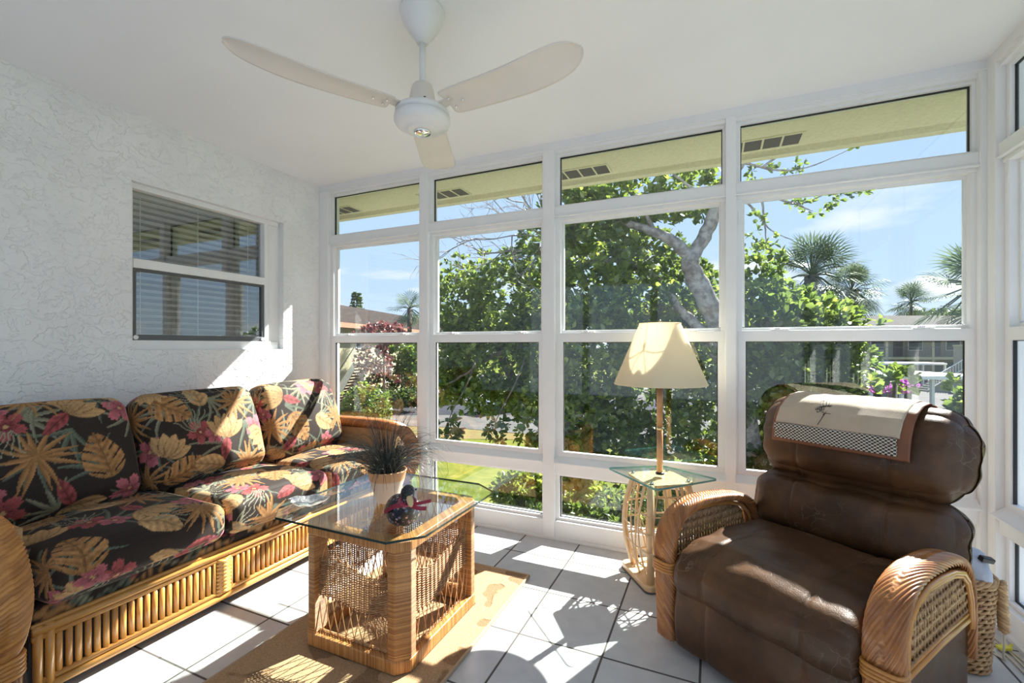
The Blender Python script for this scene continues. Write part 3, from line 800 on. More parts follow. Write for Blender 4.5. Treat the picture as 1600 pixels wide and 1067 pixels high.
# ------------------------------------------------------------------ coffee table
def coffee_table():
    x0, x1, y0, y1 = 1.345, 1.850, -1.352, -.790; H = .490; Z0 = .0145
    t = empty('coffee_table', (0, 0, 0), label='wicker coffee table with clipped-corner glass top on the tan rug', cat='table')
    ch = .042; pw = .074
    def post(cx, cy, sx, sy):
        # outline with the outer corner clipped; (sx, sy) points outwards
        P_ = [(0, 0), (-pw, 0), (-pw, -pw+ch*.3), (-pw+ch*.3, -pw), (0, -pw)]
        P_ = [(-ch, 0), (-pw, 0), (-pw, -pw*.9), (-pw*.9, -pw), (0, -pw), (0, -ch)]
        pol = [(cx+sx*a, cy+sy*b) for a, b in P_]
        if sx*sy < 0: pol = pol[::-1]
        return pol
    for cx, cy, sx, sy in ((x0+.002, y0+.002, -1, -1), (x1-.002, y0+.002, 1, -1), (x1-.002, y1-.002, 1, 1), (x0+.002, y1-.002, -1, 1)):
        m = MB().prism(post(cx, cy, sx, sy), Z0+.048, H-.003); m.build('corner_post', M['wrap_h'], t, bevel=.009, seg=3)
    def ring(z0, z1, th, name, ins=0):
        o = [(x0+ch+ins, y0+ins), (x1-ch-ins, y0+ins), (x1-ins, y0+ch+ins), (x1-ins, y1-ch-ins), (x1-ch-ins, y1-ins), (x0+ch+ins, y1-ins), (x0+ins, y1-ch-ins), (x0+ins, y0+ch+ins)]
        i = [(x+(-1 if x > (x0+x1)/2 else 1)*th, y+(-1 if y > (y0+y1)/2 else 1)*th) for x, y in o]
        m = MB(); n = 8
        V = [(x, y, z0) for x, y in o]+[(x, y, z0) for x, y in i]+[(x, y, z1) for x, y in o]+[(x, y, z1) for x, y in i]
        F = []
        for k in range(n):
            j = (k+1) % n
            F += [(k, j, 16+j, 16+k), (8+j, 8+k, 24+k, 24+j), (16+k, 16+j, 24+j, 24+k), (k, 8+k, 8+j, j)]
        m.add(V, F); return m.build(name, M['wrap_v'], t, bevel=.007, seg=3)
    ring(Z0, Z0+.050, .045, 'base_rail'); ring(H-.040, H, .055, 'top_rail')
    # woven sides
    def side(p0, p1, outn, sag):
        p0 = Vector(p0); p1 = Vector(p1); L = (p1-p0).length; d = (p1-p0)/L; o = Vector(outn)*-.030
        zt = lambda u: .345+.018*math.sin(u*6.2+sag); zb = lambda u: .195+.014*math.sin(u*6.2+sag+.4)
        w = MB(); ns = 15
        for k in range(ns+1):
            u = k/ns; q = p0+d*(L*u)+o; w.tube([(q.x, q.y, zb(u)-.01), (q.x, q.y, zt(u)+.01)], .0032, 5, tone=.4)
        nr = 34; steps = ns*4
        for r_ in range(nr):
            pts = []
            for i in range(steps+1):
                u = i/steps; ph = math.pi*u*ns+(math.pi if r_ % 2 else 0)
                off = math.cos(ph)*.0050
                q = p0+d*(L*u)+o+Vector(outn)*off; z = zb(u)+(zt(u)-zb(u))*(r_+.5)/nr
                pts.append((q.x, q.y, z))
            w.tube(pts, .0026, 4, caps=False, tone=R.random())
        w.build('woven_band', M['weave'], t, smooth=True)
        # crossed strands
        c = MB(); c2 = MB(); nx = 9
        for (za, zc_) in ((0, 1), (1, 0)):
            for k in range(nx):
                u = (k+.5)/nx
                for sg in (-1, 1):
                    u2 = min(1, max(0, u+sg*.10+R.uniform(-.012, .012)))
                    for lowpart in (0, 1):
                        if lowpart: A = (u if za == 0 else u2, Z0+.048); B = (u2 if za == 0 else u, zb(u2)+.01)
                        else: A = (u if za == 0 else u2, zt(u)-.01); B = (u2 if za == 0 else u, H-.038)
                        if za == 1: continue
                        pts = []
                        for i in range(5):
                            s_ = i/4; uu = A[0]+(B[0]-A[0])*s_; q = p0+d*(L*uu)+o+Vector(outn)*(.004*sg+.004*math.sin(s_*3.1)); pts.append((q.x, q.y, A[1]+(B[1]-A[1])*s_))
                        (c if lowpart else c2).tube(pts, .0019, 5, tone=R.random())
        # twisted edging along the base
        for zc_, rr_ in ((Z0+.056, .004), (H-.045, .003)):
            for ph in (0, 2.1, 4.2):
                pts = []
                for i in range(60):
                    s_ = i/59; q = p0+d*(L*s_)+o+Vector(outn)*(rr_*math.cos(s_*55+ph)); pts.append((q.x, q.y, zc_+rr_*math.sin(s_*55+ph)))
                (c if zc_ < .2 else c2).tube(pts, .0019, 5, tone=R.random())
        c.build('lower_strands', M['strand'], t, smooth=True); c2.build('upper_strands', M['strand'], t, smooth=True)
    side((x0+pw-.004, y0, 0), (x1-pw+.004, y0, 0), (0, -1, 0), .3)
    side((x1, y0+pw-.004, 0), (x1, y1-pw+.004, 0), (1, 0, 0), 2.3)
    side((x1-pw+.004, y1, 0), (x0+pw-.004, y1, 0), (0, 1, 0), 1.2)
    side((x0, y1-pw+.004, 0), (x0, y0+pw-.004, 0), (-1, 0, 0), .9)
    # glass
    gx0, gx1, gy0, gy1 = 1.145, 1.885, -1.372, -.640; c = .085
    pol = [(gx0+c*1.0, gy0), (gx1-c*1.1, gy0-.006), (gx1, gy0+c*1.15), (gx1+.008, gy1-c), (gx1-c*1.4, gy1), (gx0+c, gy1), (gx0, gy1-c), (gx0-.0, gy0+c)]
    g = MB(); n = 8; V = [(x, y, .4915) for x, y in pol]+[(x, y, .5005) for x, y in pol]
    g.add(V, [tuple(range(n-1, -1, -1)), tuple(range(n, 2*n))]); gg = g.build('glass_top', M['tglass'], t)
    e = MB()
    for k in range(n):
        j = (k+1) % n; e.add([(pol[k][0], pol[k][1], .4915), (pol[j][0], pol[j][1], .4915), (pol[j][0], pol[j][1], .5005), (pol[k][0], pol[k][1], .5005)], [(0, 1, 2, 3)])
    e.build('glass_edge', M['edge'], gg)
coffee_table()
GT = .501

# ------------------------------------------------------------------ things on the coffee table
def duck():
    m, nt, b = new_mat('dark_floral_quilt'); v = coords(nt)
    def spots(scale, lo, hi, w=1.0):
        vo = nd(nt, 'ShaderNodeTexVoronoi'); nt.links.new(v, vo.inputs['Vector']); vo.inputs['Scale'].default_value = scale
        return ramp(nt, vo.outputs['Distance'], [(lo, (1, 1, 1)), (hi, (0, 0, 0))]), vo.outputs['Color']
    s1, c1 = spots(75, .28, .36); s2, c2 = spots(120, .22, .3)
    c = mixc(nt, s2, (.008, .011, .022), (.05, .09, .045)); hu = ramp(nt, c1, [(0, (.35, .10, .10)), (.45, (.10, .16, .30)), (.7, (.55, .38, .32)), (1, (.05, .10, .25))])
    c = mixc(nt, s1, c, hu); nt.links.new(c, b.inputs['Base Color']); b.inputs['Roughness'].default_value = .45
    bump(nt, b, noise_n(nt, v, 40, 2), .4, .004)
    root = empty('duck_figurine', (1.738, -1.215, GT), math.radians(-38), label='small dark floral fabric duck with a red ribbon on the glass table', cat='duck ornament'); root.scale = (1.28, 1.28, 1.28)
    # body: one continuous surface, long axis x (head towards +x)
    prof = [(-.083, .004, .050), (-.076, .014, .055), (-.060, .030, .046), (-.038, .044, .042), (-.010, .052, .042), (.018, .052, .043), (.040, .045, .046), (.056, .032, .054)]
    V = []; n = 28; rows = []
    for x, r, z in prof:
        rows.append([(x, r*1.0*math.cos(2*math.pi*k/n), max(.0015, z+r*(.86 if math.sin(2*math.pi*k/n) > 0 else 1.0)*math.sin(2*math.pi*k/n))) for k in range(n)])
    for x, z, r in ((.060, .070, .024), (.058, .088, .020), (.058, .101, .0225), (.062, .116, .0235), (.066, .128, .018), (.068, .135, .006)):
        rows.append([(x+(r*.9)*-math.sin(2*math.pi*k/n)*1.0, r*.85*math.cos(2*math.pi*k/n), z+.0*k) for k in range(n)])
    mb = MB(); VV = [p for r_ in rows for p in r_]; F = []
    for i in range(len(rows)-1):
        for k in range(n): F.append((i*n+k, i*n+(k+1) % n, (i+1)*n+(k+1) % n, (i+1)*n+k))
    F.append(tuple(range(n))); F.append(tuple((len(rows)-1)*n+k for k in range(n)))
    mb.add(VV, F); mb.build('body', m, root, smooth=True, weld=True, sub=1)
    bk = MB(); bk.ball((.094, 0, .106), .021, .0095, .0075, 14); bk.ball((.086, 0, .1), .012, .009, .005, 12); bk.xf(Matrix.Translation((.074, 0, .112)) @ Matrix.Rotation(.75, 4, 'Y') @ Matrix.Translation((-.074, 0, -.112)))
    bk.build('beak', plain('tan_beak', (.66, .48, .25), .6), root, smooth=True)
    for q in (-1, 1): MB().ball((.078, q*.019, .121), .003).build('eye', M['black'], root, smooth=True)
    rb = MB(); pts = [(.058+.024*math.cos(2*math.pi*k/24), .022*math.sin(2*math.pi*k/24), .084-.006*math.cos(2*math.pi*k/24)) for k in range(24)]
    rb.tube(pts, .005, 8, closed=True, flat=.6)
    def strip(p, w=.008):
        for a, c in zip(p, p[1:]):
            rb.add([(a[0], a[1], a[2]-w), (c[0], c[1], c[2]-w), (c[0], c[1], c[2]+w), (a[0], a[1], a[2]+w)], [(0, 1, 2, 3), (3, 2, 1, 0)])
    strip([(.078, -.010, .082), (.060, -.040, .076), (.036, -.054, .060), (.012, -.058, .046)], .007)
    strip([(.082, .008, .080), (.096, .030, .086), (.104, .056, .090)], .005); strip([(.082, .004, .076), (.094, .024, .070), (.098, .044, .068)], .006)
    rb.build('ribbon', plain('crimson_ribbon', (.42, .05, .10), .45), root, smooth=False)
duck()

def pot_plant():
    x, y = 1.520, -1.038
    m, nt, b = new_mat('terracotta_and_cream'); tc = nd(nt, 'ShaderNodeTexCoord'); sp = nd(nt, 'ShaderNodeSeparateXYZ'); nt.links.new(tc.outputs['Object'], sp.inputs[0])
    z = math_n(nt, 'ADD', sp.outputs[2], math_n(nt, 'MULTIPLY', noise_n(nt, tc.outputs['Object'], 8, 2), .006))
    nt.links.new(ramp(nt, z, [(.100, (.72, .55, .42)), (.104, (.62, .33, .16))]), b.inputs['Base Color']); b.inputs['Roughness'].default_value = .55
    p = empty('grass_pot', (x, y, GT), label='tapered peach and cream pot of wiry dark grass on the glass table', cat='plant')
    MB().lathe([(.0, .001), (.044, .001), (.047, .005), (.060, .05), (.076, .10), (.084, .135), (.086, .140), (.082, .142), (.077, .136), (.070, .118), (0, .116)], n=48).build('pot', m, p, smooth=True)
    MB().lathe([(.074, .118), (.05, .126), (0, .130)], n=24).build('soil', plain('dark_soil', (.03, .025, .02), .95, bmp=.8), p, smooth=True)
    g = MB(); rr = random.Random(3)
    gm = plain('grey_black_grass', (.035, .042, .040), .35, var=.8, vs=30)
    m2, nt, b = new_mat('dark_wiry_grass'); at = nd(nt, 'ShaderNodeAttribute', attribute_name='tone')
    nt.links.new(ramp(nt, at.outputs['Fac'], [(0, (.010, .013, .014)), (.6, (.05, .06, .058)), (1, (.30, .29, .24))]), b.inputs['Base Color']); b.inputs['Roughness'].default_value = .35
    for i in range(430):
        a = rr.uniform(0, 2*math.pi); r0 = rr.uniform(0, .05); up = rr.random()
        L = rr.uniform(.18, .38) if up > .25 else rr.uniform(.20, .34); lean = rr.uniform(.3, 1.9) if up > .2 else rr.uniform(0, .4)
        droop = rr.uniform(1.2, 4.2)*(1 if up > .2 else .2)
        pts = []; q = Vector((r0*math.cos(a), r0*math.sin(a), .115)); th = math.pi/2-lean*.5; n_ = 8; tw = rr.uniform(-.4, .4)
        for k in range(n_+1):
            pts.append(q.copy()); st = L/n_; aa = a+tw*k/n_
            q = q+Vector((math.cos(th)*math.cos(aa), math.cos(th)*math.sin(aa), math.sin(th)))*st
            th -= droop*st*4.2*(k/n_+.3)
            if q.z < .006: q.z = .006
        wd = rr.uniform(.0008, .0019); g.tube(pts, [wd*(1-.75*k/n_) for k in range(n_+1)], 3, caps=False, tone=rr.random()**1.6)
    g.build('grass_blades', m2, p, smooth=True)
pot_plant()

def silver_dish():
    x, y = 1.235, -1.215
    o = MB(); n = 40; rows = []
    for k, (r, z) in enumerate(((0, .004), (.3, .004), (.55, .006), (.8, .014), (1.0, .024), (1.03, .026), (.98, .021), (.8, .009), (.55, .001), (0, .001))):
        rows.append([(r*(.078+.010*math.sin(3*t)+.006*math.sin(7*t))*math.cos(t), r*(.048+.005*math.sin(5*t))*math.sin(t), z+.003*r*math.sin(6*t)) for t in [2*math.pi*q/n for q in range(n)]])
    V = [p for r_ in rows for p in r_]; F = []
    for i in range(len(rows)-1):
        for k in range(n): F.append((i*n+k, i*n+(k+1) % n, (i+1)*n+(k+1) % n, (i+1)*n+k))
    o.add(V, F); m, nt, b = new_mat('hammered_silver'); v = coords(nt); b.inputs['Metallic'].default_value = .85; b.inputs['Roughness'].default_value = .28
    nt.links.new(ramp(nt, noise_n(nt, v, 60, 4), [(.3, (.45, .47, .50)), (.7, (.85, .86, .87))]), b.inputs['Base Color']); bump(nt, b, noise_n(nt, v, 90, 3), .8, .005)
    d = o.build('silver_dish', m, None, smooth=True, weld=True); d.location = (x, y, GT+.0005); d.rotation_euler = (0, 0, .5)
    tag(d, 'small crumpled silver leaf dish on the corner of the glass top nearest the sofa', 'dish')
silver_dish()

# ------------------------------------------------------------------ lamp table
def lamp_table():
    cx, cy = 2.588, -.205
    t = empty('floor_lamp_table', (cx, cy, 0), label='blond cane side table with a built-in lamp pole and glass shelf by the windows', cat='lamp table')
    # base: rounded square set cornerwise
    def rsq(h, r, n=6):
        pol = []
        for k, (sx, sy) in enumerate(((1, 1), (-1, 1), (-1, -1), (1, -1))):
            for i in range(n+1):
                a = math.pi/2*k+math.pi/2*i/n; pol.append((sx*(h-r)+r*math.cos(a), sy*(h-r)+r*math.sin(a)))
        c, s_ = math.cos(.62), math.sin(.62); return [(x*c-y*s_, x*s_+y*c) for x, y in pol]
    MB().prism(rsq(.150, .035), .006, .034).build('base_board', M['blond'], t, bevel=.005, seg=3)
    MB().prism(rsq(.153, .035), 0, .008).build('base_edge', M['track2'], t)
    # bowed legs at the corners
    legs = []
    for k in range(4):
        a = .62+math.pi/4+k*math.pi/2; ca, sa = math.cos(a), math.sin(a)
        pts = []
        for i in range(15):
            s_ = i/14; z = .03+s_*.475; r_ = .135+.052*math.sin(math.pi*min(1, s_*1.02))**.9
            pts.append((r_*ca, r_*sa, z))
        legs.append(pts)
        if k == 2: continue
        m = MB(); m.tube(pts, .015, 12, tone=.7); m.build('bowed_leg', M['blond'], t, smooth=True)
    a = .62+math.pi/4+2*math.pi/2
    MB().tube([(.158*math.cos(a)*1.0, .158*math.sin(a), .03), (.158*math.cos(a), .158*math.sin(a), .512)], .019, 16, tone=.6).build('front_post', M['blond'], t, smooth=True)
    w = MB()
    def edge(k, s_):
        p = legs[k % 4]; i = s_*14; j = min(13, int(i)); f = i-j; return Vector(p[j])*(1-f)+Vector(p[j+1])*f
    for k in range(4):
        for q in range(5):
            s_ = .14+q*.185
            A = edge(k, s_); B = edge(k+1, s_); pts = []
            for i in range(9):
                u = i/8; p = A.lerp(B, u); bul = 1+.16*math.sin(math.pi*u); pts.append((p.x*bul, p.y*bul, p.z))
            w.tube(pts, .0042, 7, tone=R.random())
        for q in range(4):
            u0 = .2+q*.2; pts = []
            for i in range(13):
                s_ = .0+i/12; u = u0+.10*math.sin(s_*3+q)*(1 if q % 2 else -1); u = min(.95, max(.05, u))
                p = edge(k, s_).lerp(edge(k+1, s_), u); bul = 1+.16*math.sin(math.pi*u)+.01; pts.append((p.x*bul, p.y*bul, p.z))
            w.tube(pts, .0044, 7, tone=R.random())
    w.build('cane_lattice', M['blond'], t, smooth=True)
    # top frame and glass
    r_ = MB(); pl = rsq(.125, .03); r_.prism(pl, .498, .512); r_.build('top_frame', M['blond'], t, bevel=.003)
    pol = [(-.275, .02), (.012, -.268), (.276, .03), (-.0, .185)]
    def clip(p, c=.022):
        o = []; n = len(p)
        for i in range(n):
            a = Vector(p[i-1]); b = Vector(p[i]); d = Vector(p[(i+1) % n]); o.append(b+(a-b).normalized()*c); o.append(b+(a-b).normalized()*c*.3+(d-b).normalized()*c*.3); o.append(b+(d-b).normalized()*c)
        return [(q.x, q.y) for q in o]
    pol = clip(pol); n = len(pol); za, zb = .520, .529
    g = MB(); g.add([(x, y, za) for x, y in pol]+[(x, y, zb) for x, y in pol], [tuple(range(n-1, -1, -1)), tuple(range(n, 2*n))]); gg = g.build('glass_shelf', M['tglass'], t)
    e = MB()
    for k in range(n):
        j = (k+1) % n; e.add([(*pol[k], za), (*pol[j], za), (*pol[j], zb), (*pol[k], zb)], [(0, 1, 2, 3)])
    e.build('glass_edge', M['gedge'], gg)
    for k in range(4):
        a = .62+math.pi/4+k*math.pi/2; m = MB(); m.tube([(.14*math.cos(a), .14*math.sin(a), .505), (.14*math.cos(a), .14*math.sin(a), .521)], .010, 12); m.build('glass_pad', M['chrome'], t, smooth=True)
    # lamp
    px, py = .0, .0
    MB().lathe([(.0, .529), (.022, .529), (.022, .534), (.018, .54), (0, .54)], (px, py, 0), 20).build('collar', M['black'], t, smooth=True)
    pm = MB(); pm.tube([(px, py, .535), (px, py, .762)], .0155, 16); pm.tube([(px, py, .768), (px, py, 1.03)], .0155, 16)
    po = pm.build('lamp_pole', M['wood'], t, smooth=True)
    MB().tube([(px, py, .758), (px, py, .772)], .0172, 16).build('pole_ring', M['brass'], po, smooth=True)
    h = MB(); h.tube([(px, py, 1.03), (px, py, 1.10)], .012, 12); h.tube([(px, py, 1.10), (px, py, 1.15)], .018, 14)
    h.build('socket', M['brass'], po, smooth=True)
    bm_ = bpy.data.materials.new('white_bulb'); bm_.use_nodes = True; bb = bm_.node_tree.nodes['Principled BSDF']
    cc = coords(bm_.node_tree); bm_.node_tree.links.new(ramp(bm_.node_tree, noise_n(bm_.node_tree, cc, 2), [(0, (.9, .9, .88)), (1, (.95, .95, .93))]), bb.inputs['Base Color']); bb.inputs['Roughness'].default_value = .3
    MB().ball((px, py, 1.19), .03, .03, .04, 20).build('bulb', bm_, po, smooth=True)
    hp = MB()
    hp.tube([(px+.0, py-.045*math.sin(math.pi*i/14) if False else py, 1.10) for i in range(2)], .001, 4)
    for sg in (-1, 1):
        hp.tube([(px+sg*.048*math.sin(math.pi*i/14), py, 1.10+.20*i/14) for i in range(15)], .0018, 6)
    for a in (0, 2.1, 4.2): hp.tube([(px, py, 1.300), (px+.102*math.cos(a), py+.102*math.sin(a), 1.305)], .0016, 6)
    hp.build('harp', M['brass'], po, smooth=True)
    MB().ball((px, py, 1.312), .008, .008, .012).build('finial', M['brass'], po, smooth=True)
    sm = bpy.data.materials.new('cream_shade'); sm.use_nodes = True; nt = sm.node_tree; nt.nodes.clear(); o = nd(nt, 'ShaderNodeOutputMaterial')
    d = nd(nt, 'ShaderNodeBsdfDiffuse'); tr = nd(nt, 'ShaderNodeBsdfTranslucent'); mx = nd(nt, 'ShaderNodeMixShader'); mx.inputs[0].default_value = .5
    c1 = ramp(nt, noise_n(nt, coords(nt), 5), [(.3, (.94, .87, .70)), (.7, (.96, .89, .73))]); nt.links.new(c1, d.inputs[0]); nt.links.new(c1, tr.inputs[0])
    nt.links.new(d.outputs[0], mx.inputs[1]); nt.links.new(tr.outputs[0], mx.inputs[2]); nt.links.new(mx.outputs[0], o.inputs[0])
    s = MB(); s.lathe([(.228, .992), (.229, .998), (.103, 1.300), (.101, 1.305), (.100, 1.300), (.2265, .996), (.228, .992)], (px, py, 0), 64)
    so = s.build('lamp_shade', sm, t, smooth=True)
    k = MB(); k.tube([(px+.229*math.cos(2*math.pi*i/64), py+.229*math.sin(2*math.pi*i/64), .993) for i in range(64)], .0028, 6, closed=True)
    k.build('shade_trim', sm, so, smooth=True); k = MB(); k.tube([(px+.102*math.cos(2*math.pi*i/48), py+.102*math.sin(2*math.pi*i/48), 1.304) for i in range(48)], .0025, 6, closed=True)
    k.build('shade_trim', sm, so, smooth=True)
lamp_table()

# ------------------------------------------------------------------ ceiling fan
def ceiling_fan():
    M['fanwhite'] = plain('fan_white_enamel', (.78, .77, .76), .3, var=.03)
    M['fancream'] = plain('fan_cream_enamel', (.70, .64, .58), .4, var=.05, vs=4)
    M['fanblade'] = plain('fan_blade', (.74, .69, .64), .45, var=.06, vs=3)
    c = (1.849, -1.240)
    f = empty('ceiling_fan', (c[0], c[1], 0), label='white three-bladed ceiling fan hanging above the coffee table', cat='ceiling fan')
    MB().lathe([(0, 2.44), (.080, 2.44), (.083, 2.432), (.080, 2.415), (.068, 2.385), (.046, 2.350), (.026, 2.332), (.022, 2.318), (0, 2.318)], n=40).build('ceiling_canopy', M['fanwhite'], f, smooth=True)
    MB().tube([(0, 0, 2.33), (0, 0, 2.12)], .0125, 16).build('down_rod', M['fanwhite'], f, smooth=True)
    MB().lathe([(0, 2.168), (.024, 2.168), (.036, 2.160), (.043, 2.14), (.049, 2.10), (.052, 2.075), (0, 2.075)], n=32).build('motor_collar', M['fancream'], f, smooth=True)
    h = MB(); h.lathe([(0, 2.082), (.060, 2.080), (.092, 2.070), (.100, 2.058), (.100, 2.046), (.094, 2.044), (.103, 2.040), (.104, 2.024), (.098, 2.012), (.078, 2.000), (.058, 1.996), (.056, 1.992), (.046, 1.989), (0, 1.989)], n=56)
    hub = h.build('motor_housing', M['fanwhite'], f, smooth=True)
    MB().lathe([(.032, 1.990), (.032, 1.984), (.028, 1.979), (.012, 1.976), (0, 1.976)], n=32).build('hub_cap', M['chrome'], hub, smooth=True)
    for k in range(6):
        t = k*math.pi/3+.2; MB().ball((.070*math.cos(t), .070*math.sin(t), 2.081), .005).build('screw', M['black'], hub)
    # blade outline: along x, scimitar sweep
    cl = [(0.118, -.040, .036), (.14, -.052, .050), (.20, -.056, .056), (.30, -.062, .058), (.40, -.068, .050), (.48, -.072, .030), (.54, -.076, -.002), (.585, -.083, -.020), (.62, -.094, -.034), (.645, -.108, -.058)]
    cl = [(.118, -.050, .042), (.130, -.058, .052), (.20, -.060, .056), (.30, -.062, .060), (.38, -.064, .064), (.45, -.066, .068), (.52, -.066, .068), (.57, -.060, .060), (.605, -.046, .046), (.625, -.024, .026), (.630, -.006, .008)]
    def bladegeo(sign):
        mb = MB(); n = 9; V = []; F = []
        for i, (x, a, b) in enumerate(cl):
            for k in range(n):
                u = k/(n-1); y = (a+(b-a)*u)*1.15
                z = -.15*y*(1-.3*i/len(cl)) + .008*(1-(2*u-1)**2) + .030*max(0, (x-.36)/.26)**1.6
                V.append((x, y*sign, z*1.0 if True else 0))
        m = len(cl)
        for i in range(m-1):
            for k in range(n-1): F.append((i*n+k, i*n+k+1, (i+1)*n+k+1, (i+1)*n+k))
        mb.add(V, F); return mb
    g = bladegeo(1).build('blade', M['fanblade'], f, smooth=True)
    s = g.modifiers.new('sub', 'SUBSURF'); s.levels = 1; s.render_levels = 1
    s = g.modifiers.new('sol', 'SOLIDIFY'); s.thickness = .004
    arm = MB(); arm.add([(.085, -.022, .002), (.085, .022, .002), (.135, .018, .008), (.17, .0, .010), (.135, -.018, .008), (.085, -.022, .008), (.085, .022, .008), (.135, .018, .014), (.17, .0, .016), (.135, -.018, .014)], [(0, 1, 2, 3, 4), (5, 6, 7, 8, 9), (0, 1, 6, 5), (1, 2, 7, 6), (2, 3, 8, 7), (3, 4, 9, 8), (4, 0, 5, 9)])
    arm.build('blade_bracket', M['fancream'], g)
    for x, y in ((.142, .02), (.142, -.025), (.185, .0)): MB().ball((x, y, -.15*y-.001), .0058, .0058, .005, 10).build('screw', M['chrome'], g)
    base = YAW
    for k, ang in enumerate((-30, 92, -146)):
        o = g if k == 0 else copy_tree(g, f)
        o.parent = f; o.location = (0, 0, 2.060); o.rotation_euler = (0, 0, base+math.radians(ang))
ceiling_fan()

# ------------------------------------------------------------------ recliner
def recliner():
    rz = math.radians(-34)
    t = empty('recliner', (2.993, -.899, 0), rz, label='worn brown leather recliner with wrapped cane arms by the corner of the windows', cat='recliner')
    def pad(name, c, h, r, res, puff, tilt=0, seams=(), wrinkle=.004, seed=0, gather=0, shape=None, parent=t):
        V, Q, U, un = rounded_box(*h, r, res, puff=puff)
        if shape: V = shape(V, un)
        side = np.clip(np.abs(un[:, 0])-.55, 0, 1)/.45
        nzv = nz(V, 9, seed); nz2 = np.array([noise.noise((p[0]*5, p[1]*12, p[2]*20+seed)) for p in V])
        d = wrinkle*(nzv*1.2+nz2*(.25+gather*side))
        nrm = un/np.maximum(1e-6, np.linalg.norm(un, axis=1, keepdims=True))
        V = V+nrm*d[:, None]
        for sx in seams:
            V -= nrm*(.006*np.exp(-((V[:, 0]-sx)/.006)**2))[:, None]
        cs, sn = math.cos(tilt), math.sin(tilt)
        Y = V[:, 1]*cs+V[:, 2]*sn; Z = -V[:, 1]*sn+V[:, 2]*cs
        V = np.stack([V[:, 0]+c[0], Y+c[1], Z+c[2]], -1)
        return np_obj(name, V, Q, M['leather'], parent)
    # base body
    pad('seat_base', (0, .33, .16), (.30, .29, .13), .03, .012, (0, 0), wrinkle=.003)
    # leg rest panel closed against the front
    def fr(V, un): V[:, 1] -= .020*(1-un[:, 2]**2)*(1-un[:, 0]**2*.3); return V
    pad('leg_rest', (0, -.030, .160), (.306, .040, .135), .03, .008, (0, 0), seams=(-.165, .165), wrinkle=.005, seed=3, shape=fr)
    # seat
    def ss(V, un):
        V[:, 2] += np.where(un[:, 1] < -.6, -.030*(-.6-un[:, 1])/.4, 0); V[:, 2] -= .012*(1-un[:, 0]**2)*np.clip(un[:, 1], 0, 1); return V
    pad('seat_cushion', (0, .205, .345), (.310, .300, .080), .055, .0075, (.028, .012), seams=(-.165, .165), wrinkle=.007, seed=8, gather=.8, shape=ss)
    # backrest: two rolls on a tilted shell
    T = math.radians(13)
    pad('backrest_shell', (0, .74, .58), (.21, .045, .36), .04, .02, (0, 0), tilt=T, seed=12)
    def roll(V, un):
        k = 1-.10*np.clip(np.abs(un[:, 0])-.5, 0, 1)**2*4*.5; V[:, 2] *= k; V[:, 1] += .035*un[:, 0]**2*np.where(V[:, 1] < 0, 1, 0); return V
    pad('lumbar_roll', (0, .620, .485), (.375, .110, .140), .10, .0075, (.010, .03), tilt=T, seams=(-.165, .165), wrinkle=.008, seed=20, gather=1.1, shape=roll)
    def roll2(V, un):
        V[:, 1] += .04*un[:, 0]**2*np.where(V[:, 1] < 0, 1, 0); V[:, 2] -= .018*np.abs(un[:, 0])**4*np.clip(un[:, 2], 0, 1); V[:, 2] += .03*np.clip(-un[:, 2], 0, 1)*un[:, 0]**4; return V
    hd = pad('headrest_roll', (0, .690, .778), (.378, .115, .176), .105, .0075, (.012, .035), tilt=T, seams=(-.165, .165), wrinkle=.008, seed=31, gather=1.1, shape=roll2)
    # stitched edge lines
    st = MB()
    for sx in (-.305, .305):
        st.tube([(sx, .53, .70), (sx*1.0, .545, .80), (sx, .575, .92), (sx, .64, .995)], .0016, 5)
    # wrapped cane arms
    for sx, nm in ((-1, 'left'), (1, 'right')):
        x = sx*.357
        path = [(x, -.045, .028), (x, -.048, .12), (x, -.050, .25), (x, -.052, .34), (x, -.050, .41), (x, -.022, .475), (x, .040, .518), (x, .13, .537), (x, .25, .534), (x, .37, .520), (x, .47, .490), (x, .530, .44), (x, .560, .37), (x, .570, .28), (x, .570, .15)]
        a, res = groove_band(path, lambda s_: .043+.007*math.sin(min(1, s_*2.2)*math.pi)**2, lambda s_: .020+.004*math.sin(min(1, s_*1.6)*math.pi), .0112, 'arm', M['arm'], t, slant=(.45, .9) if sx > 0 else (.75, -.66), n=112, ds=.0028, depth=.0052, up=(1, 0, 0))
        b = MB()
        for k in range(4):
            z = .300+k*.011; pts = []
            for q in range(26):
                tt = 2*math.pi*q/26; pts.append((x+.047*math.copysign(abs(math.cos(tt))**.6, math.cos(tt)), -.050+.034*math.copysign(abs(math.sin(tt))**.6, math.sin(tt)), z))
            b.tube(pts, .0058, 8, closed=True, tone=.3+.4*R.random())
        b.build('binding', M['armlight'], a, smooth=True)
        # bent pole lining the arch
        ln = MB(); xin = x+sx*.020
        ins = [(-.020, .25), (-.021, .34), (-.018, .40), (.004, .455), (.055, .490), (.14, .508), (.25, .505), (.36, .491), (.45, .465), (.50, .425), (.530, .36), (.540, .29), (.540, .26)]
        for dx, off, rr_ in ((.016, 0, .0085), (.016, .014, .006), (-.030, 0, .0085)):
            pts = []
            cy, cz = .26, .35
            for y_, z_ in ins:
                v = Vector((cy-y_, cz-z_)).normalized()*off; pts.append((xin+sx*dx*1.0, y_+v.x, z_+v.y))
            ln.tube(pts, rr_, 8, tone=.7)
        for dz, rr_ in ((0, .010), (.018, .006)):
            ln.tube([(xin+sx*.010, -.014, .300+dz), (xin+sx*.010, .26, .302+dz), (xin+sx*.010, .535, .292+dz)], rr_, 8, tone=.65)
        ln.build('arch_poles', M['armlight'], a, smooth=True)
        # woven infill
        w = MB(); xc = xin+sx*.004
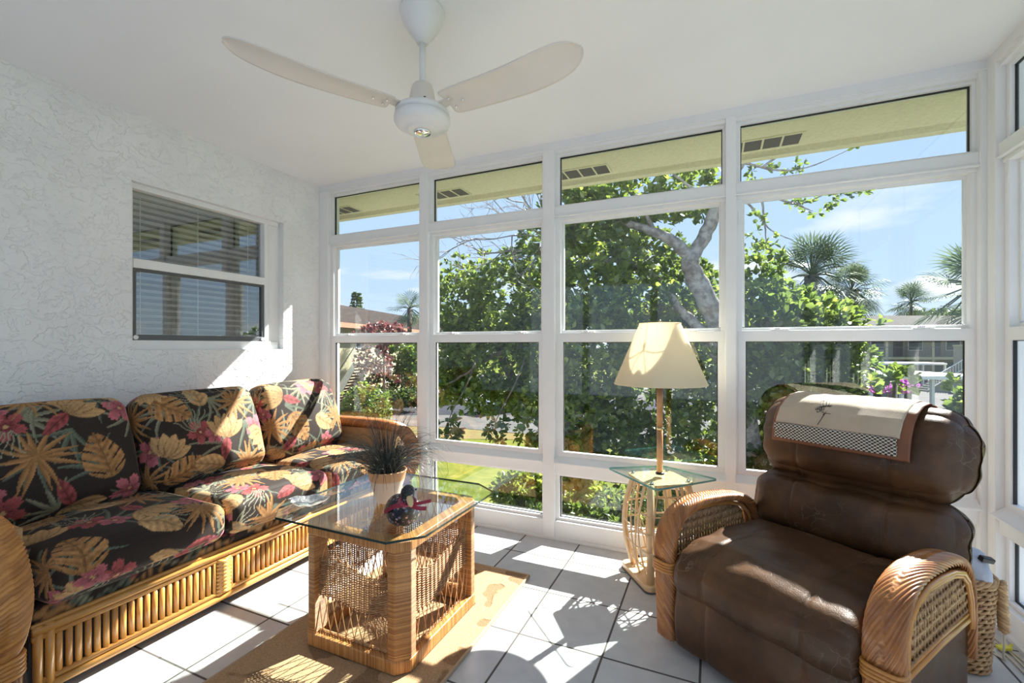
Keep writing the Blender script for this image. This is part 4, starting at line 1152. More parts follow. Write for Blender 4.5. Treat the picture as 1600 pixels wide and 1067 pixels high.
        def ztop(y_):
            pz = None
            for (ya, za), (yb, zb) in zip(ins, ins[1:]):
                if ya <= y_ <= yb and yb > ya: pz = za+(zb-za)*(y_-ya)/(yb-ya)
            return pz or .3
        ny = 58
        for k in range(ny):
            y_ = -.010+k*.0094; zt = ztop(min(.524, max(-.009, y_)))
            if zt > .31: w.tube([(xc, y_, .305), (xc+sx*.003*(k % 2), y_, (zt+.30)/2), (xc, y_, zt)], .0034, 6, tone=.3+.7*R.random())
        z_ = .328; row = 0
        while z_ < .50:
            ys = [-.010+i*.002 for i in range(271) if ztop(min(.524, max(-.009, -.010+i*.002))) > z_+.004 and -.010+i*.002 < .53]
            if len(ys) > 12:
                ya, yb = ys[0], ys[-1]; m_ = int((yb-ya)/.0044)
                for ph in (0, math.pi):
                    pts = [(xc+.0085*math.cos((ya+(yb-ya)*i/m_)*240/2+ph), ya+(yb-ya)*i/m_, z_+.0048*math.sin((ya+(yb-ya)*i/m_)*240/2+ph)) for i in range(m_+1)]
                    w.tube(pts, .0036, 6, caps=False, tone=R.random())
            z_ += .0300; row += 1
        w.build('woven_panel', M['panel'], a, smooth=True)
        # leather skirt under the arm
        pad('side_panel', (x, .285, .155), (.022, .285, .145), .012, .015, (0, 0), wrinkle=.002, seed=40+sx)
    return t
rec = recliner()

def headrest_cover():
    """folded protector laid over the top of the headrest; built in the recliner's directions, stands alone"""
    rz = math.radians(-34)
    cs, sn = math.cos(13*math.pi/180), math.sin(13*math.pi/180)
    # profile of the roll top in (y, z): hang at the front, over the top, down behind
    prof = [(.525, .763), (.525, .788), (.528, .818), (.538, .863), (.560, .903), (.595, .933), (.645, .955), (.705, .962), (.77, .950), (.825, .918), (.85, .868), (.856, .808)]
    def cloth(name, x0, x1, s0, s1, lift, mat, parent, nx=60, ns=70, wr=.004, col=None, seed=1):
        P_ = [Vector((0, a, b)) for a, b in prof]; L = [0]
        for a, b in zip(P_, P_[1:]): L.append(L[-1]+(b-a).length)
        V = []; us = []
        for i in range(ns+1):
            s_ = (s0+(s1-s0)*i/ns)*L[-1]; k = 0
            while k < len(L)-2 and L[k+1] < s_: k += 1
            f = (s_-L[k])/(L[k+1]-L[k]); p = P_[k].lerp(P_[k+1], f); a = P_[max(k-1, 0)]; b = P_[min(k+2, len(P_)-1)]
            d = (b-a).normalized(); nrm = Vector((0, -d.z, d.y))
            for j in range(nx+1):
                u = j/nx; x = x0+(x1-x0)*u+.010*(s_/L[-1])
                q = p+nrm*(lift+wr*(noise.noise((x*9, s_*7, seed))+.5*noise.noise((x*26, s_*5, seed+4)))*(1 if s_ > .05 else .6)+.022*x*x*4*0)
                q.y += .035*(x/.358)**2*.9*(1 if i < ns*.6 else 0)
                q.z -= .010*abs(x/.358)**3
                V.append((x, q.y, q.z)); us.append((x, s_))
        n = nx+1; idx = np.arange((ns+1)*n).reshape(ns+1, n)
        Q = np.stack([idx[:-1, :-1], idx[:-1, 1:], idx[1:, 1:], idx[1:, :-1]], -1).reshape(-1, 4)
        o = np_obj(name, V, Q, mat, parent); m = o.modifiers.new('thick', 'SOLIDIFY'); m.thickness = .0035; m.offset = 1
        return o, L[-1]
    back = plain('russet_leather_cloth', (.20, .075, .035), .5, var=.15, bmp=.2)
    o, L = cloth('headrest_cover', -.250, .235, .02, .98, .010, back, None, seed=1)
    o.location = (2.993, -.899, 0); o.rotation_euler = (0, 0, rz)
    tag(o, 'beige cover with a black and white checked band draped over the recliner headrest', 'headrest cover')
    lin = plain('beige_linen', (.50, .41, .32), .85, var=.1, vs=6, bmp=.5, bs=300)
    p, _ = cloth('linen_panel', -.236, .205, .155, .93, .0155, lin, o, seed=2, wr=.006)
    # checked band
    m, nt, b = new_mat('checked_band'); ck = nd(nt, 'ShaderNodeTexChecker'); nt.links.new(coords(nt), ck.inputs['Vector']); ck.inputs['Scale'].default_value = 1
    tc = nd(nt, 'ShaderNodeTexCoord'); sp = nd(nt, 'ShaderNodeSeparateXYZ'); nt.links.new(tc.outputs['Object'], sp.inputs[0])
    fx = math_n(nt, 'FLOOR', math_n(nt, 'MULTIPLY', math_n(nt, 'ADD', sp.outputs[0], sp.outputs[2]), 105)); fz = math_n(nt, 'FLOOR', math_n(nt, 'MULTIPLY', math_n(nt, 'SUBTRACT', sp.outputs[2], sp.outputs[0]), 105))
    fz = math_n(nt, 'FLOOR', math_n(nt, 'MULTIPLY', sp.outputs[2], 160)); fx = math_n(nt, 'FLOOR', math_n(nt, 'MULTIPLY', sp.outputs[0], 120))
    pr = math_n(nt, 'MODULO', math_n(nt, 'ADD', math_n(nt, 'ADD', fx, fz), 400), 2)
    nt.links.new(ramp(nt, pr, [(.45, (.02, .02, .022)), (.55, (.62, .56, .48))]), b.inputs['Base Color']); b.inputs['Roughness'].default_value = .85
    cloth('checked_band', -.236, .200, .045, .155, .0155, m, o, ns=20, seed=2, wr=.003)
    # embroidered sprig
    e = MB()
    def stitch(pts, r=.0012):
        out = []
        for x, s_ in pts:
            L_ = s_*L; k = 0; P_ = [Vector((0, a, b)) for a, b in prof]; acc = 0
            while k < len(P_)-2 and acc+(P_[k+1]-P_[k]).length < L_: acc += (P_[k+1]-P_[k]).length; k += 1
            f = (L_-acc)/(P_[k+1]-P_[k]).length; p_ = P_[k].lerp(P_[k+1], f); d = (P_[min(k+2, len(P_)-1)]-P_[max(k-1, 0)]).normalized(); nrm = Vector((0, -d.z, d.y))
            q = p_+nrm*(.0215); q.y += .035*(x/.358)**2*.9; out.append((x, q.y, q.z))
        e.tube(out, r, 5)
    for i in range(7):
        a = i*.30; stitch([(-.075+.045*(k/8)*math.cos(a*.55+.4)+.010*math.sin(k*.8+i), .27+.10*(k/8)*math.sin(a*.6+.5)+.006*math.cos(k+i)) for k in range(9)])
    for i in range(3): stitch([(-.06-.028*k/6-.01*i, .29+.008*math.sin(k+i)+.012*i) for k in range(7)])
    stitch([(-.040, .285), (-.047, .24), (-.060, .175)]); stitch([(-.050, .25), (-.038, .265), (-.022, .262)]); stitch([(-.046, .262), (-.060, .268), (-.072, .262)])
    e.build('embroidery', plain('black_thread', (.05, .035, .03), .8), o, smooth=True)
headrest_cover()

# ------------------------------------------------------------------ basket, cloth and cables in the corner
def corner_things():
    bx, by = 3.700, -.415
    b = empty('wicker_basket', (bx, by, 0), label='round wicker basket on the floor behind the right arm of the recliner', cat='basket')
    r_at = lambda z: .060+.016*(z/.33)
    MB().lathe([(0, .002), (.056, .002), (.060, .012), (0, .012)], n=28).build('base', M['panel'], b, smooth=True)
    w = MB(); ns = 14
    for row in range(19):
        z = .012+row*.0172
        for ph in (0, math.pi):
            pts = [((r_at(z)+.006*math.cos(q*math.pi/6+ph+row*1.2))*math.cos(2*math.pi*q/96), (r_at(z)+.006*math.cos(q*math.pi/6+ph+row*1.2))*math.sin(2*math.pi*q/96), z+.0045*math.sin(q*math.pi/6+ph+row*1.2)) for q in range(96)]
            w.tube(pts, .0052, 6, closed=True, tone=R.random())
    for k in range(ns):
        a = 2*math.pi*k/ns; w.tube([(r_at(0)*math.cos(a), r_at(0)*math.sin(a), .004), (r_at(.33)*math.cos(a), r_at(.33)*math.sin(a), .335)], .004, 6, tone=.2)
    w.build('woven_side', M['panel'], b, smooth=True)
    rim = MB()
    for ph in (0, 2.09, 4.19):
        rim.tube([((.078+.006*math.cos(q*.55+ph))*math.cos(2*math.pi*q/80), (.078+.006*math.cos(q*.55+ph))*math.sin(2*math.pi*q/80), .338+.008*math.sin(q*.55+ph)) for q in range(80)], .0065, 6, closed=True, tone=R.random())
    rim.build('rim', M['panel'], b, smooth=True)
    # cloth bundle
    V, Q, U, un = rounded_box(.070, .070, .042, .040, .008, puff=(.02, 0)); V += (un*(nz(V, 14, 5)*.020)[:, None])
    o = np_obj('folded_towel', V+np.array((bx, by, .366)), Q, plain('pale_blue_towel', (.55, .60, .72), .9, bmp=.6, bs=200)); tag(o, 'pale blue towel bundled on top of the wicker basket', 'towel')
    k = MB().box(-.022, -.010, 0, .022, .010, .018).build('remote', M['black'], None, bevel=.004); k.location = (bx+.035, by-.055, .414); k.rotation_euler = (.3, .2, .4); k.name = 'small_black_clip'
    tag(k, 'tiny black plastic clip lying on the pale blue towel', 'clip')
    # braided strap hanging on the outside
    s = MB()
    for ph in (0, 2.09, 4.19):
        s.tube([(3.792+.009*math.cos(i*.7+ph)+.012*(i/40), -.432+.009*math.sin(i*.7+ph)+.006*i/40, .335-.180*i/40) for i in range(41)], .009, 7, tone=R.random())
    so = s.build('braided_strap', M['panel'], None, smooth=True); tag(so, 'thick braided strap hanging down the window side of the basket', 'strap')
    cm = plain('beige_cable', (.60, .53, .42), .5)
    rows = [[(3.804, -.426, .16), (3.815, -.40, .09), (3.83, -.36, .03), (3.845, -.33, .006), (3.82, -.28, .005), (3.83, -.22, .005), (3.87, -.22, .005), (3.905, -.30, .005), (3.91, -.50, .005)],
            [(3.86, -.20, .005), (3.87, -.40, .005), (3.84, -.60, .006), (3.87, -.70, .005), (3.89, -.90, .005)],
            [(3.885, -.15, .005), (3.892, -.45, .006), (3.885, -.68, .006), (3.90, -.98, .005)]]
    labs = ['beige cable dropping from the braided strap and looping on the tiles', 'beige cable along the foot of the side windows, looping outermost', 'beige cable lying tight against the kerb of the side windows']
    for i, pts in enumerate(rows):
        P_ = [Vector(p) for p in pts]; out = []
        for k in range(len(P_)-1):
            p0 = P_[max(k-1, 0)]; p1 = P_[k]; p2 = P_[k+1]; p3 = P_[min(k+2, len(P_)-1)]
            for q in range(8):
                t = q/8; out.append(((2*p1)+(p2-p0)*t+(2*p0-5*p1+4*p2-p3)*t*t+(3*p1-p0-3*p2+p3)*t**3)*.5)
        out.append(P_[-1]); c = MB().tube(out, .0038, 7).build('floor_cable', cm, None, smooth=True); tag(c, labs[i], 'cable')
    y = MB(); y.box(-.022, -.012, 0, .022, .012, .010); y.tube([(.022, 0, .006), (.05, .012, .006)], .005, 8); yo = y.build('yellow_tag', plain('yellow_plastic', (.75, .70, .08), .5), None, bevel=.003)
    yo.location = (3.875, -.26, .010); yo.rotation_euler = (0, 0, .5); tag(yo, 'small yellow tag lying on the cable loop', 'tag')
corner_things()

# ------------------------------------------------------------------ outside: ground, road, buildings
GZ = -2.75
def gp(px, py, z=GZ):
    d = 711*(1.19-z)/(py-540); p = P(px, py, d); return p
M['lawn'] = m_two('dry_lawn', (.085, .105, .016), (.14, .145, .026), 2.2, .95, .35, .6, 8, .6, .03, (.22, .19, .07))
M['road'] = m_two('pale_concrete', (.09, .085, .08), (.12, .112, .105), .8, .9, detail=6)
M['asphalt'] = m_two('asphalt', (.035, .036, .042), (.05, .05, .06), 1.2, .9)
M['verge'] = m_two('dry_verge', (.17, .11, .05), (.15, .14, .05), 3, .95)
M['bwall'] = m_two('cream_render', (.36, .32, .20), (.40, .36, .24), 1, .9)
M['btan'] = m_two('tan_render', (.26, .23, .18), (.30, .27, .22), 1, .9)
M['roof'] = m_two('brown_shingle', (.030, .023, .019), (.055, .042, .036), 3, .9, detail=8)
M['roofgrey'] = m_two('grey_shingle', (.060, .052, .047), (.09, .08, .074), 3, .9, detail=8)
M['dark'] = plain('dark_opening', (.035, .037, .042), .5)
M['bark'] = m_two('grey_bark', (.20, .175, .155), (.42, .39, .36), 9, .95, .4, .6, 6, .9, .02)
M['bark2'] = m_two('brown_bark', (.10, .08, .06), (.20, .16, .12), 8, .95, bmp=.8)
M['terracotta'] = m_two('terracotta_steps', (.30, .15, .10), (.36, .19, .12), 4, .9)
M['steel'] = plain('white_railing', (.62, .62, .60), .5)
M['rail'] = plain('dark_railing', (.12, .12, .12), .5)

def ground():
    struct(MB().box(-90, .9, GZ-.3, 120, 160, GZ).build('ground', M['lawn']))
    def flat(name, pts, z, mat):
        o = MB().prism([(p.x, p.y) for p in pts], GZ, GZ+z)
        return struct(o.build(name, mat, None))
    flat('road_verge', [gp(*q) for q in ((560, 684), (880, 688), (900, 668), (560, 662))], .015, M['verge'])
    flat('road', [gp(*q) for q in ((520, 664), (700, 668), (880, 684), (1500, 780), (1500, 650), (1500, 585), (640, 585), (650, 630), (520, 640))], .03, M['road'])
    flat('road_asphalt', [gp(*q) for q in ((500, 650), (840, 648), (1100, 640), (1100, 625), (500, 634))], .045, M['asphalt'])
    flat('path', [gp(*q) for q in ((520, 690), (640, 640), (655, 640), (590, 720), (520, 740))], .02, M['road'])
ground()

def frame_at(name, p, axis, **kw):
    """empty standing on the ground at p, its x axis along the (camera-right, forward) direction given"""
    d = (RT*axis[0]+FW*axis[1]); return empty(name, (p.x, p.y, GZ), math.atan2(d.y, d.x), **kw)

def left_building():
    a = P(0, 540, 1); p = CAM+RT*-13.0+FW*19.5
    b = frame_at('apartment_building', Vector((p.x, p.y, 0)), (4.4, 30.5), label='low cream apartment building with a long brown shingle roof beyond the first window bay', cat='building')
    L = 36
    MB().box(0, 0, 0, L, 8, 5.35).build('wall', M['bwall'], b)
    r = MB(); r.extr([(-.9, 5.15), (-.9, 5.42), (4, 7.35), (8.9, 5.42), (8.9, 5.15)], 'x', -1, L+.8); r.build('roof', M['roof'], b)
    MB().box(-1, -.98, 5.10, L+.8, -.88, 5.42).build('gutter', M['terracotta'], b)
    for i, x in enumerate((2.5, 6.5, 13, 18, 24, 30)):
        for z in (.9, 3.7):
            w = MB().box(x, -.05, z, x+1.3, .02, z+1.15).build('window', M['steel'], b); MB().box(x+.08, -.07, z+.08, x+1.22, -.04, z+1.07).build('pane', M['dark'], w)
    MB().box(9.8, -.05, 2.75, 10.7, .02, 4.8).build('door_panel', M['dark'], b)
    lamp = MB(); lamp.box(8.9, -.18, 4.35, 9.1, 0, 4.65); lamp.build('wall_light', M['dark'], b)
    # outside stair
    s = empty('outdoor_stair', tuple(gp(519, 640)), 0, label='outdoor stair with terracotta treads and white stringer in the first window bay', cat='stair')
    top = P(563, 567, 27.5); base = gp(519, 640); d = Vector((top.x-base.x, top.y-base.y, 0)); run = d.length; s.rotation_euler = (0, 0, math.atan2(d.y, d.x)); H = top.z-GZ
    st = MB(); sr = MB(); n = 15
    for k in range(n): st.box(run*k/n, -.6, H*(k+1)/n-.10, run*(k+1)/n+.05, .6, H*(k+1)/n)
    st.build('treads', M['terracotta'], s)
    for y in (-.66, .62): sr.extr([(0, -.0), (.4, -.0), (run, H-.45), (run, H+.12), (0, .35)], 'y', y, y+.06)
    sr.build('stringer', M['steel'], s)
    rl = MB()
    for y in (-.63,):
        rl.tube([(0, y, 1.15), (run, y, H+.95)], .03, 6); 
        for k in range(26): x = run*k/25; rl.tube([(x, y, H*k/25+.1), (x, y, 1.15+(H-.2)*k/25)], .012, 4)
    rl.build('railing', M['rail'], s)
    MB().box(run, -.7, H-.15, run+2.0, .7, H).build('landing', M['btan'], s)
left_building()

def right_building():
    o = CAM+RT*33+FW*49
    b = frame_at('balcony_building', Vector((o.x, o.y, 0)), (1, 0), label='tan two-storey building with a railed upper balcony behind the carports', cat='building')
    W_ = 34; H2 = 5.35
    MB().box(0, 1.6, 0, W_, 10, H2).build('wall', M['btan'], b)
    r = MB(); r.extr([(-.6, H2), (-.6, H2+.25), (5.5, H2+2.2), (11, H2+.25), (11, H2)], 'x', -1, W_+1); r.build('roof', M['roofgrey'], b)
    MB().box(0, -.1, 2.45, W_, 1.6, 2.72).build('balcony_slab', M['bwall'], b)
    rl = MB(); rl.box(0, -.05, 3.75, W_, .0, 3.81); rl.box(0, -.05, 2.80, W_, 0, 2.84)
    for k in range(int(W_/.16)): rl.box(k*.16, -.035, 2.8, k*.16+.025, -.015, 3.78)
    rl.build('balcony_railing', M['rail'], b)
    for k in range(7): MB().box(2.2+k*5, -.05, 0, 2.45+k*5, .2, H2).build('column', M['bwall'], b)
    for k in range(8):
        x = 1.0+k*4.2
        MB().box(x, 1.52, 2.75, x+1.0, 1.62, 4.8).build('door_panel', M['dark'], b)
        w = MB().box(x+1.6, 1.54, 3.4, x+3.2, 1.62, 4.6).build('window', M['steel'], b); MB().box(x+1.68, 1.5, 3.48, x+3.12, 1.55, 4.52).build('pane', M['dark'], w)
        MB().box(x, 1.52, 0, x+2.6, 1.62, 2.1).build('window', M['dark'], b)
    # stair tower
    t = CAM+RT*38.6+FW*39.8
    tb = frame_at('stair_tower', Vector((t.x, t.y, 0)), (39.8, -38.6), label='plain tan stair tower rising in front of the balcony building', cat='tower')
    MB().box(0, 0, 0, 2.4, 2.0, 4.0).build('wall', M['btan'], tb); MB().box(-.06, -.06, 3.9, 2.46, 2.06, 4.02).build('coping', M['bwall'], tb)
    s = empty('outdoor_stair', (0, 0, 0), label='white railed stair climbing towards the tan stair tower', cat='stair'); q = CAM+RT*35.2+FW*38.5; s.location = (q.x, q.y, GZ); s.rotation_euler = (0, 0, YAW)
    st = MB()
    for k in range(12): st.box(k*.28, 0, .0, k*.28+.30, 1.2, .17*(k+1))
    st.build('treads', M['btan'], s)
    r = MB(); r.tube([(0, 0, 1.0), (3.3, 0, 2.95)], .04, 6); r.tube([(0, 0, .2), (3.3, 0, 2.15)], .03, 6)
    for k in range(15): r.tube([(k*.235, 0, .15+k*.139), (k*.235, 0, 1.0+k*.139)], .02, 5)
    r.build('railing', M['steel'], s)
    for i, (d, px0, px1, lab) in enumerate(((43, 1340, 1480, 'white flat-roofed carport standing farther back, below the balcony'), (24.5, 1362, 1560, 'dark open carport with a white edge board, nearer than the other'))):
        p = P(px0, 540, d); Lc = (px1-px0)/711*d
        c = frame_at('carport', Vector((p.x, p.y, 0)), (1, 0), label=lab, cat='carport', group='flat roofed carports')
        MB().box(0, 0, 2.12, Lc, 5.5, 2.30).build('roof', plain('white_roof_sheet%d' % i, (.70, .72, .75), .6), c)
        MB().box(.1, 5.2, 0, Lc-.1, 5.4, 2.12).build('back_wall', M['dark'], c)
        n = 5
        for k in range(n): MB().box(k*(Lc-.15)/(n-1), .1, 0, k*(Lc-.15)/(n-1)+.15, .25, 2.12).build('post', M['steel'], c)
right_building()

# ------------------------------------------------------------------ plants
G1 = [(.0, (.03, .05, .014)), (.3, (.07, .12, .022)), (.6, (.15, .22, .035)), (.8, (.30, .36, .06)), (1.0, (.50, .50, .10))]
G2 = [(.0, (.03, .055, .015)), (.4, (.08, .135, .025)), (.7, (.16, .23, .04)), (1.0, (.36, .40, .08))]
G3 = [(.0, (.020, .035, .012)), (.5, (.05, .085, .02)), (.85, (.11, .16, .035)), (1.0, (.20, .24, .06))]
RED = [(.0, (.05, .015, .012)), (.5, (.16, .06, .05)), (1.0, (.30, .17, .13))]
PUR = [(.0, (.20, .05, .20)), (.5, (.40, .10, .38)), (1.0, (.55, .22, .50))]
PALM = [(.0, (.02, .035, .02)), (.5, (.055, .09, .045)), (1.0, (.22, .27, .15))]
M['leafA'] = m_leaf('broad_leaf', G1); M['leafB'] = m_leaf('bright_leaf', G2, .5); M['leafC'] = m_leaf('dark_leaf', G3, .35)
M['leafR'] = m_leaf('red_leaf', RED); M['leafP'] = m_leaf('purple_flower', PUR); M['palm'] = m_leaf('palm_blade', PALM, .3)
rng = np.random.default_rng(5)
TPL = np.array([(0, 0, 0), (-.20, .35, .06), (-.29, .72, .08), (0, 1, -.02), (.29, .72, .08), (.20, .35, .06)])
TPQ = np.array([(0, 1, 2, 3), (0, 3, 4, 5)])
def leaf_mesh(name, mat, parent, centers, axes, size, per=7, spread=.9, tone=None):
    """rosettes of leaves: centers (n,3), axes (n,3) the twig direction"""
    n = len(centers)*per; c = np.repeat(centers, per, 0); ax = np.repeat(axes, per, 0)
    d = ax+rng.normal(0, spread, (n, 3)); d /= np.linalg.norm(d, axis=1, keepdims=True)
    up = rng.normal(0, .5, (n, 3))+np.array((0, 0, 1)); x = np.cross(d, up); x /= np.linalg.norm(x, axis=1, keepdims=True); z = np.cross(x, d)
    s = size*rng.uniform(.65, 1.25, n)[:, None, None]
    V = (TPL[None, :, 0:1]*x[:, None]+TPL[None, :, 1:2]*d[:, None]+TPL[None, :, 2:3]*z[:, None])*s+c[:, None]
    Q = (TPQ[None]+np.arange(n)[:, None, None]*6).reshape(-1, 4)
    tb = np.repeat(rng.uniform(0, 1, len(centers)), per)*.5+rng.uniform(0, 1, n)*.5
    if tone is not None: tb = np.clip(tb+tone, 0, 1)
    return np_obj(name, V.reshape(-1, 3), Q, mat, parent, smooth=False, tone=np.repeat(tb, 6))
def cloud(blobs):
    """blobs: (px, py, depth, radius px x, radius px y, radius in depth m, number) -> points in the volume and outward axes"""
    C_ = []; A_ = []
    for (px, py, d, rx, ry, rd, n) in blobs:
        c = np.array(P(px, py, d)); k = d/711
        q = rng.normal(0, 1, (n, 3)); q /= np.linalg.norm(q, axis=1, keepdims=True); rr = rng.uniform(.35, 1, n)**.6; q *= rr[:, None]
        lump = 1+.22*np.array([noise.noise((v[0]*3+px, v[1]*3+py, v[2]*3)) for v in q]); q *= lump[:, None]
        C_.append(c+q[:, 0:1]*rx*k*np.array(RT)+q[:, 1:2]*rd*np.array(FW)+q[:, 2:3]*ry*k*np.array((0, 0, 1.)))
        A_.append((q[:, 0:1]*np.array(RT)+q[:, 1:2]*np.array(FW)+q[:, 2:3]*np.array((0, 0, 1.)))*.8+np.array((0, 0, .35)))
    return np.concatenate(C_), np.concatenate(A_)
def branch(mb, pts, r0, r1, wob=.03, n=10, tone=.5):
    P_ = [Vector(p) for p in pts]; out = []
    for k in range(len(P_)-1):
        p0 = P_[max(k-1, 0)]; p1 = P_[k]; p2 = P_[k+1]; p3 = P_[min(k+2, len(P_)-1)]
        for q in range(5):
            t = q/5; v = ((2*p1)+(p2-p0)*t+(2*p0-5*p1+4*p2-p3)*t*t+(3*p1-p0-3*p2+p3)*t**3)*.5
            out.append(v+Vector((R.uniform(-1, 1), R.uniform(-1, 1), R.uniform(-1, 1)))*wob*.4)
    out.append(P_[-1]); m = len(out)
    mb.tube(out, [(r0+(r1-r0)*i/(m-1))*R.uniform(.92, 1.10) for i in range(m)], n, tone=tone); return out
def twigs(mb, start, direction, L, r, depth=3):
    q = Vector(start); d = Vector(direction).normalized(); pts = [q.copy()]
    for k in range(5):
        d = (d+Vector((R.uniform(-1, 1), R.uniform(-1, 1), R.uniform(-1, 1)))*.22).normalized(); q = q+d*L/5; pts.append(q.copy())
        if depth and k > 0:
            twigs(mb, q, d+Vector((R.uniform(-1, 1), R.uniform(-1, 1), R.uniform(-.8, 1)))*.8, L*.55, r*.6, depth-1)
    mb.tube(pts, [r*(1-.7*i/5) for i in range(6)], 4 if depth < 3 else 6, caps=False)

def plant(name, cat, label, blobs, size, mat, trunks=(), per=7, bark='bark2', group=None, foot=None, spread=.9):
    c = P(blobs[0][0], 540, blobs[0][2]) if foot is None else P(foot[0], 540, foot[1])
    root = empty(name, (c.x, c.y, GZ), label=label, cat=cat, group=group)
    C_, A_ = cloud(blobs); off = np.array((c.x, c.y, GZ))
    leaf_mesh('foliage', mat, root, C_-off, A_, size, per, spread)
    mb = MB()
    for (pts, r0, r1) in trunks: branch(mb, [P(*p)-Vector(off) for p in pts], r0, r1)
    if not trunks:
        b = Vector(blobs[0][2:3]*3) if False else None
        top = P(blobs[0][0], blobs[0][1], blobs[0][2])-Vector(off); mb.tube([(0, 0, 0), (0, 0, top.z*.5), (top.x, top.y, top.z)], [.09, .07, .03], 8)
    mb.build('trunk', M[bark], root, smooth=True)
    return root, off

def trees():
    D = 7.0
    ground_py = lambda d: 540+711*(1.19-GZ)/d
    # the grey-trunked tree beyond the third bay
    tr = [([(1195, ground_py(7.2), 7.2), (1185, 800, 7.2), (1165, 660, 7.2), (1140, 560, 7.1), (1112, 485, 7.0), (1082, 425, 6.9), (1079, 400, 6.9)], .20, .135),
          ([(1079, 404, 6.9), (1100, 370, 6.9), (1118, 325, 6.8), (1130, 290, 6.7), (1160, 250, 6.6), (1200, 205, 6.4)], .115, .055),
          ([(1079, 404, 6.9), (1050, 375, 6.9), (1022, 362, 6.9), (985, 350, 7.0), (950, 335, 7.0), (900, 330, 7.1)], .095, .030),
          ([(1100, 520, 7.1), (1060, 480, 7.3), (1020, 430, 7.5), (960, 405, 7.7), (900, 415, 8)], .085, .03),
          ([(1022, 362, 6.9), (1000, 320, 6.9), (975, 290, 6.8)], .04, .015),
          ([(1150, 600, 7.2), (1090, 520, 7.5), (1050, 495, 7.8), (1000, 500, 8)], .09, .03),
          ([(1118, 325, 6.8), (1090, 300, 6.7), (1050, 270, 6.6)], .04, .012),
          ([(1160, 250, 6.6), (1120, 240, 6.5), (1060, 250, 6.4)], .03, .010)]
    bl = [(930, 420, 7.3, 75, 105, 1.0, 520), (1010, 450, 8.0, 80, 120, 1.0, 480), (1070, 500, 8.2, 70, 110, .9, 420), (960, 320, 7.2, 90, 42, .7, 300),
          (1080, 300, 7.6, 55, 50, .6, 150), (930, 560, 7.6, 70, 90, .9, 420), (1030, 600, 7.8, 95, 110, 1.0, 560), (1095, 640, 7.6, 60, 100, .8, 330), (880, 330, 7.4, 40, 60, .6, 160), (1060, 250, 6.6, 60, 22, .4, 70), (905, 650, 7.4, 45, 60, .7, 300), (980, 700, 7.4, 60, 60, .7, 300), (900, 720, 7.2, 40, 50, .6, 160)]
    root, off = plant('broadleaf_tree', 'tree', 'large broadleaf tree with a forking pale grey trunk behind the lamp', bl, .125, M['leafA'], tr, bark='bark', foot=(1195, 7.2))
    # dense tree beyond the second bay, hanging over the drive
    bl = [(720, 470, 9.2, 55, 62, 1.0, 420), (790, 470, 9.0, 70, 80, 1.2, 560), (850, 430, 8.6, 50, 110, 1.0, 420), (700, 560, 8.8, 50, 60, .8, 300), (780, 570, 8.8, 85, 62, 1.1, 560), (860, 560, 8.5, 50, 100, .9, 380),
          (760, 625, 8.0, 50, 22, .6, 90), (840, 650, 7.6, 45, 60, .6, 170), (700, 610, 8.4, 40, 25, .5, 110)]
    tr = [([(880, ground_py(9), 9), (870, 760, 9), (850, 660, 8.9), (815, 615, 8.8), (790, 570, 8.9), (775, 520, 9)], .17, .07), ([(850, 660, 8.9), (860, 560, 8.8), (850, 470, 8.8), (840, 380, 8.7)], .12, .04),
          ([(815, 540, 8.3), (770, 555, 8.2), (735, 580, 8.1), (700, 600, 8.0)], .045, .015), ([(775, 520, 9), (740, 480, 9), (715, 440, 9)], .06, .02)]
    plant('broadleaf_tree', 'tree', 'dense dark green tree overhanging the drive beyond the second window bay', bl, .115, M['leafA'], tr, foot=(880, 9))
    # low hanging sprays close to the glass
    for i, (bls, lab) in enumerate(((
            [(700, 668, 6.0, 26, 18, .25, 26)], 'small dark leafy spray hanging low at the left of the second bay'),
            ([(775, 668, 6.0, 16, 26, .25, 14)], 'thin leafy spray hanging over the pale drive in the second bay'))):
        px = bls[0][0]; r = empty('leafy_spray', tuple(P(px, 640, 6.0)), label=lab, cat='spray')
        C_, A_ = cloud(bls); leaf_mesh('foliage', M['leafC'], r, C_-np.array(P(px, 640, 6.0)), A_-np.array((0, 0, .8)), .105, 6)
        mb = MB(); o = P(px, 640, 6.0); branch(mb, [P(px+45, 560, 7.2)-o, P(px+30, 600, 6.6)-o, P(px+8, 640, 6.1)-o, P(px-6, 672, 6.0)-o], .016, .005, .01, 6)
        mb.build('twig', M['bark2'], r, smooth=True)
    # bare grey twigs at the top of the second bay
    b = P(880, 380, 8.2); r = empty('bare_branches', tuple(b), label='bare grey twiggy branches against the sky at the top of the second bay', cat='branches')
    mb = MB()
    for (px, py) in ((740, 330), (770, 345), (750, 372), (790, 305), (800, 380), (820, 300)):
        twigs(mb, (0, 0, 0), P(px, py, 8.0)-b, (P(px, py, 8.0)-b).length*.95, .022, 3)
    mb.build('twigs', M['bark'], r, smooth=True)
    # bright broadleaf tree in the fourth bay
    bl = [(1195, 500, 6.6, 45, 75, .7, 230), (1240, 510, 7.0, 60, 62, .9, 340), (1290, 520, 7.4, 55, 55, .8, 280), (1200, 600, 6.6, 50, 60, .8, 280), (1270, 600, 7.0, 70, 55, .8, 330), (1190, 430, 6.6, 26, 50, .5, 60), (1322, 562, 8.0, 26, 30, .6, 80)]
    tr = [([(1230, ground_py(7), 7), (1225, 700, 7), (1215, 600, 6.9), (1200, 500, 6.8), (1190, 430, 6.7)], .12, .03), ([(1215, 600, 6.9), (1260, 560, 7.1), (1300, 510, 7.3)], .06, .02), ([(1215, 600, 6.9), (1280, 600, 7.4), (1340, 575, 8)], .05, .015)]
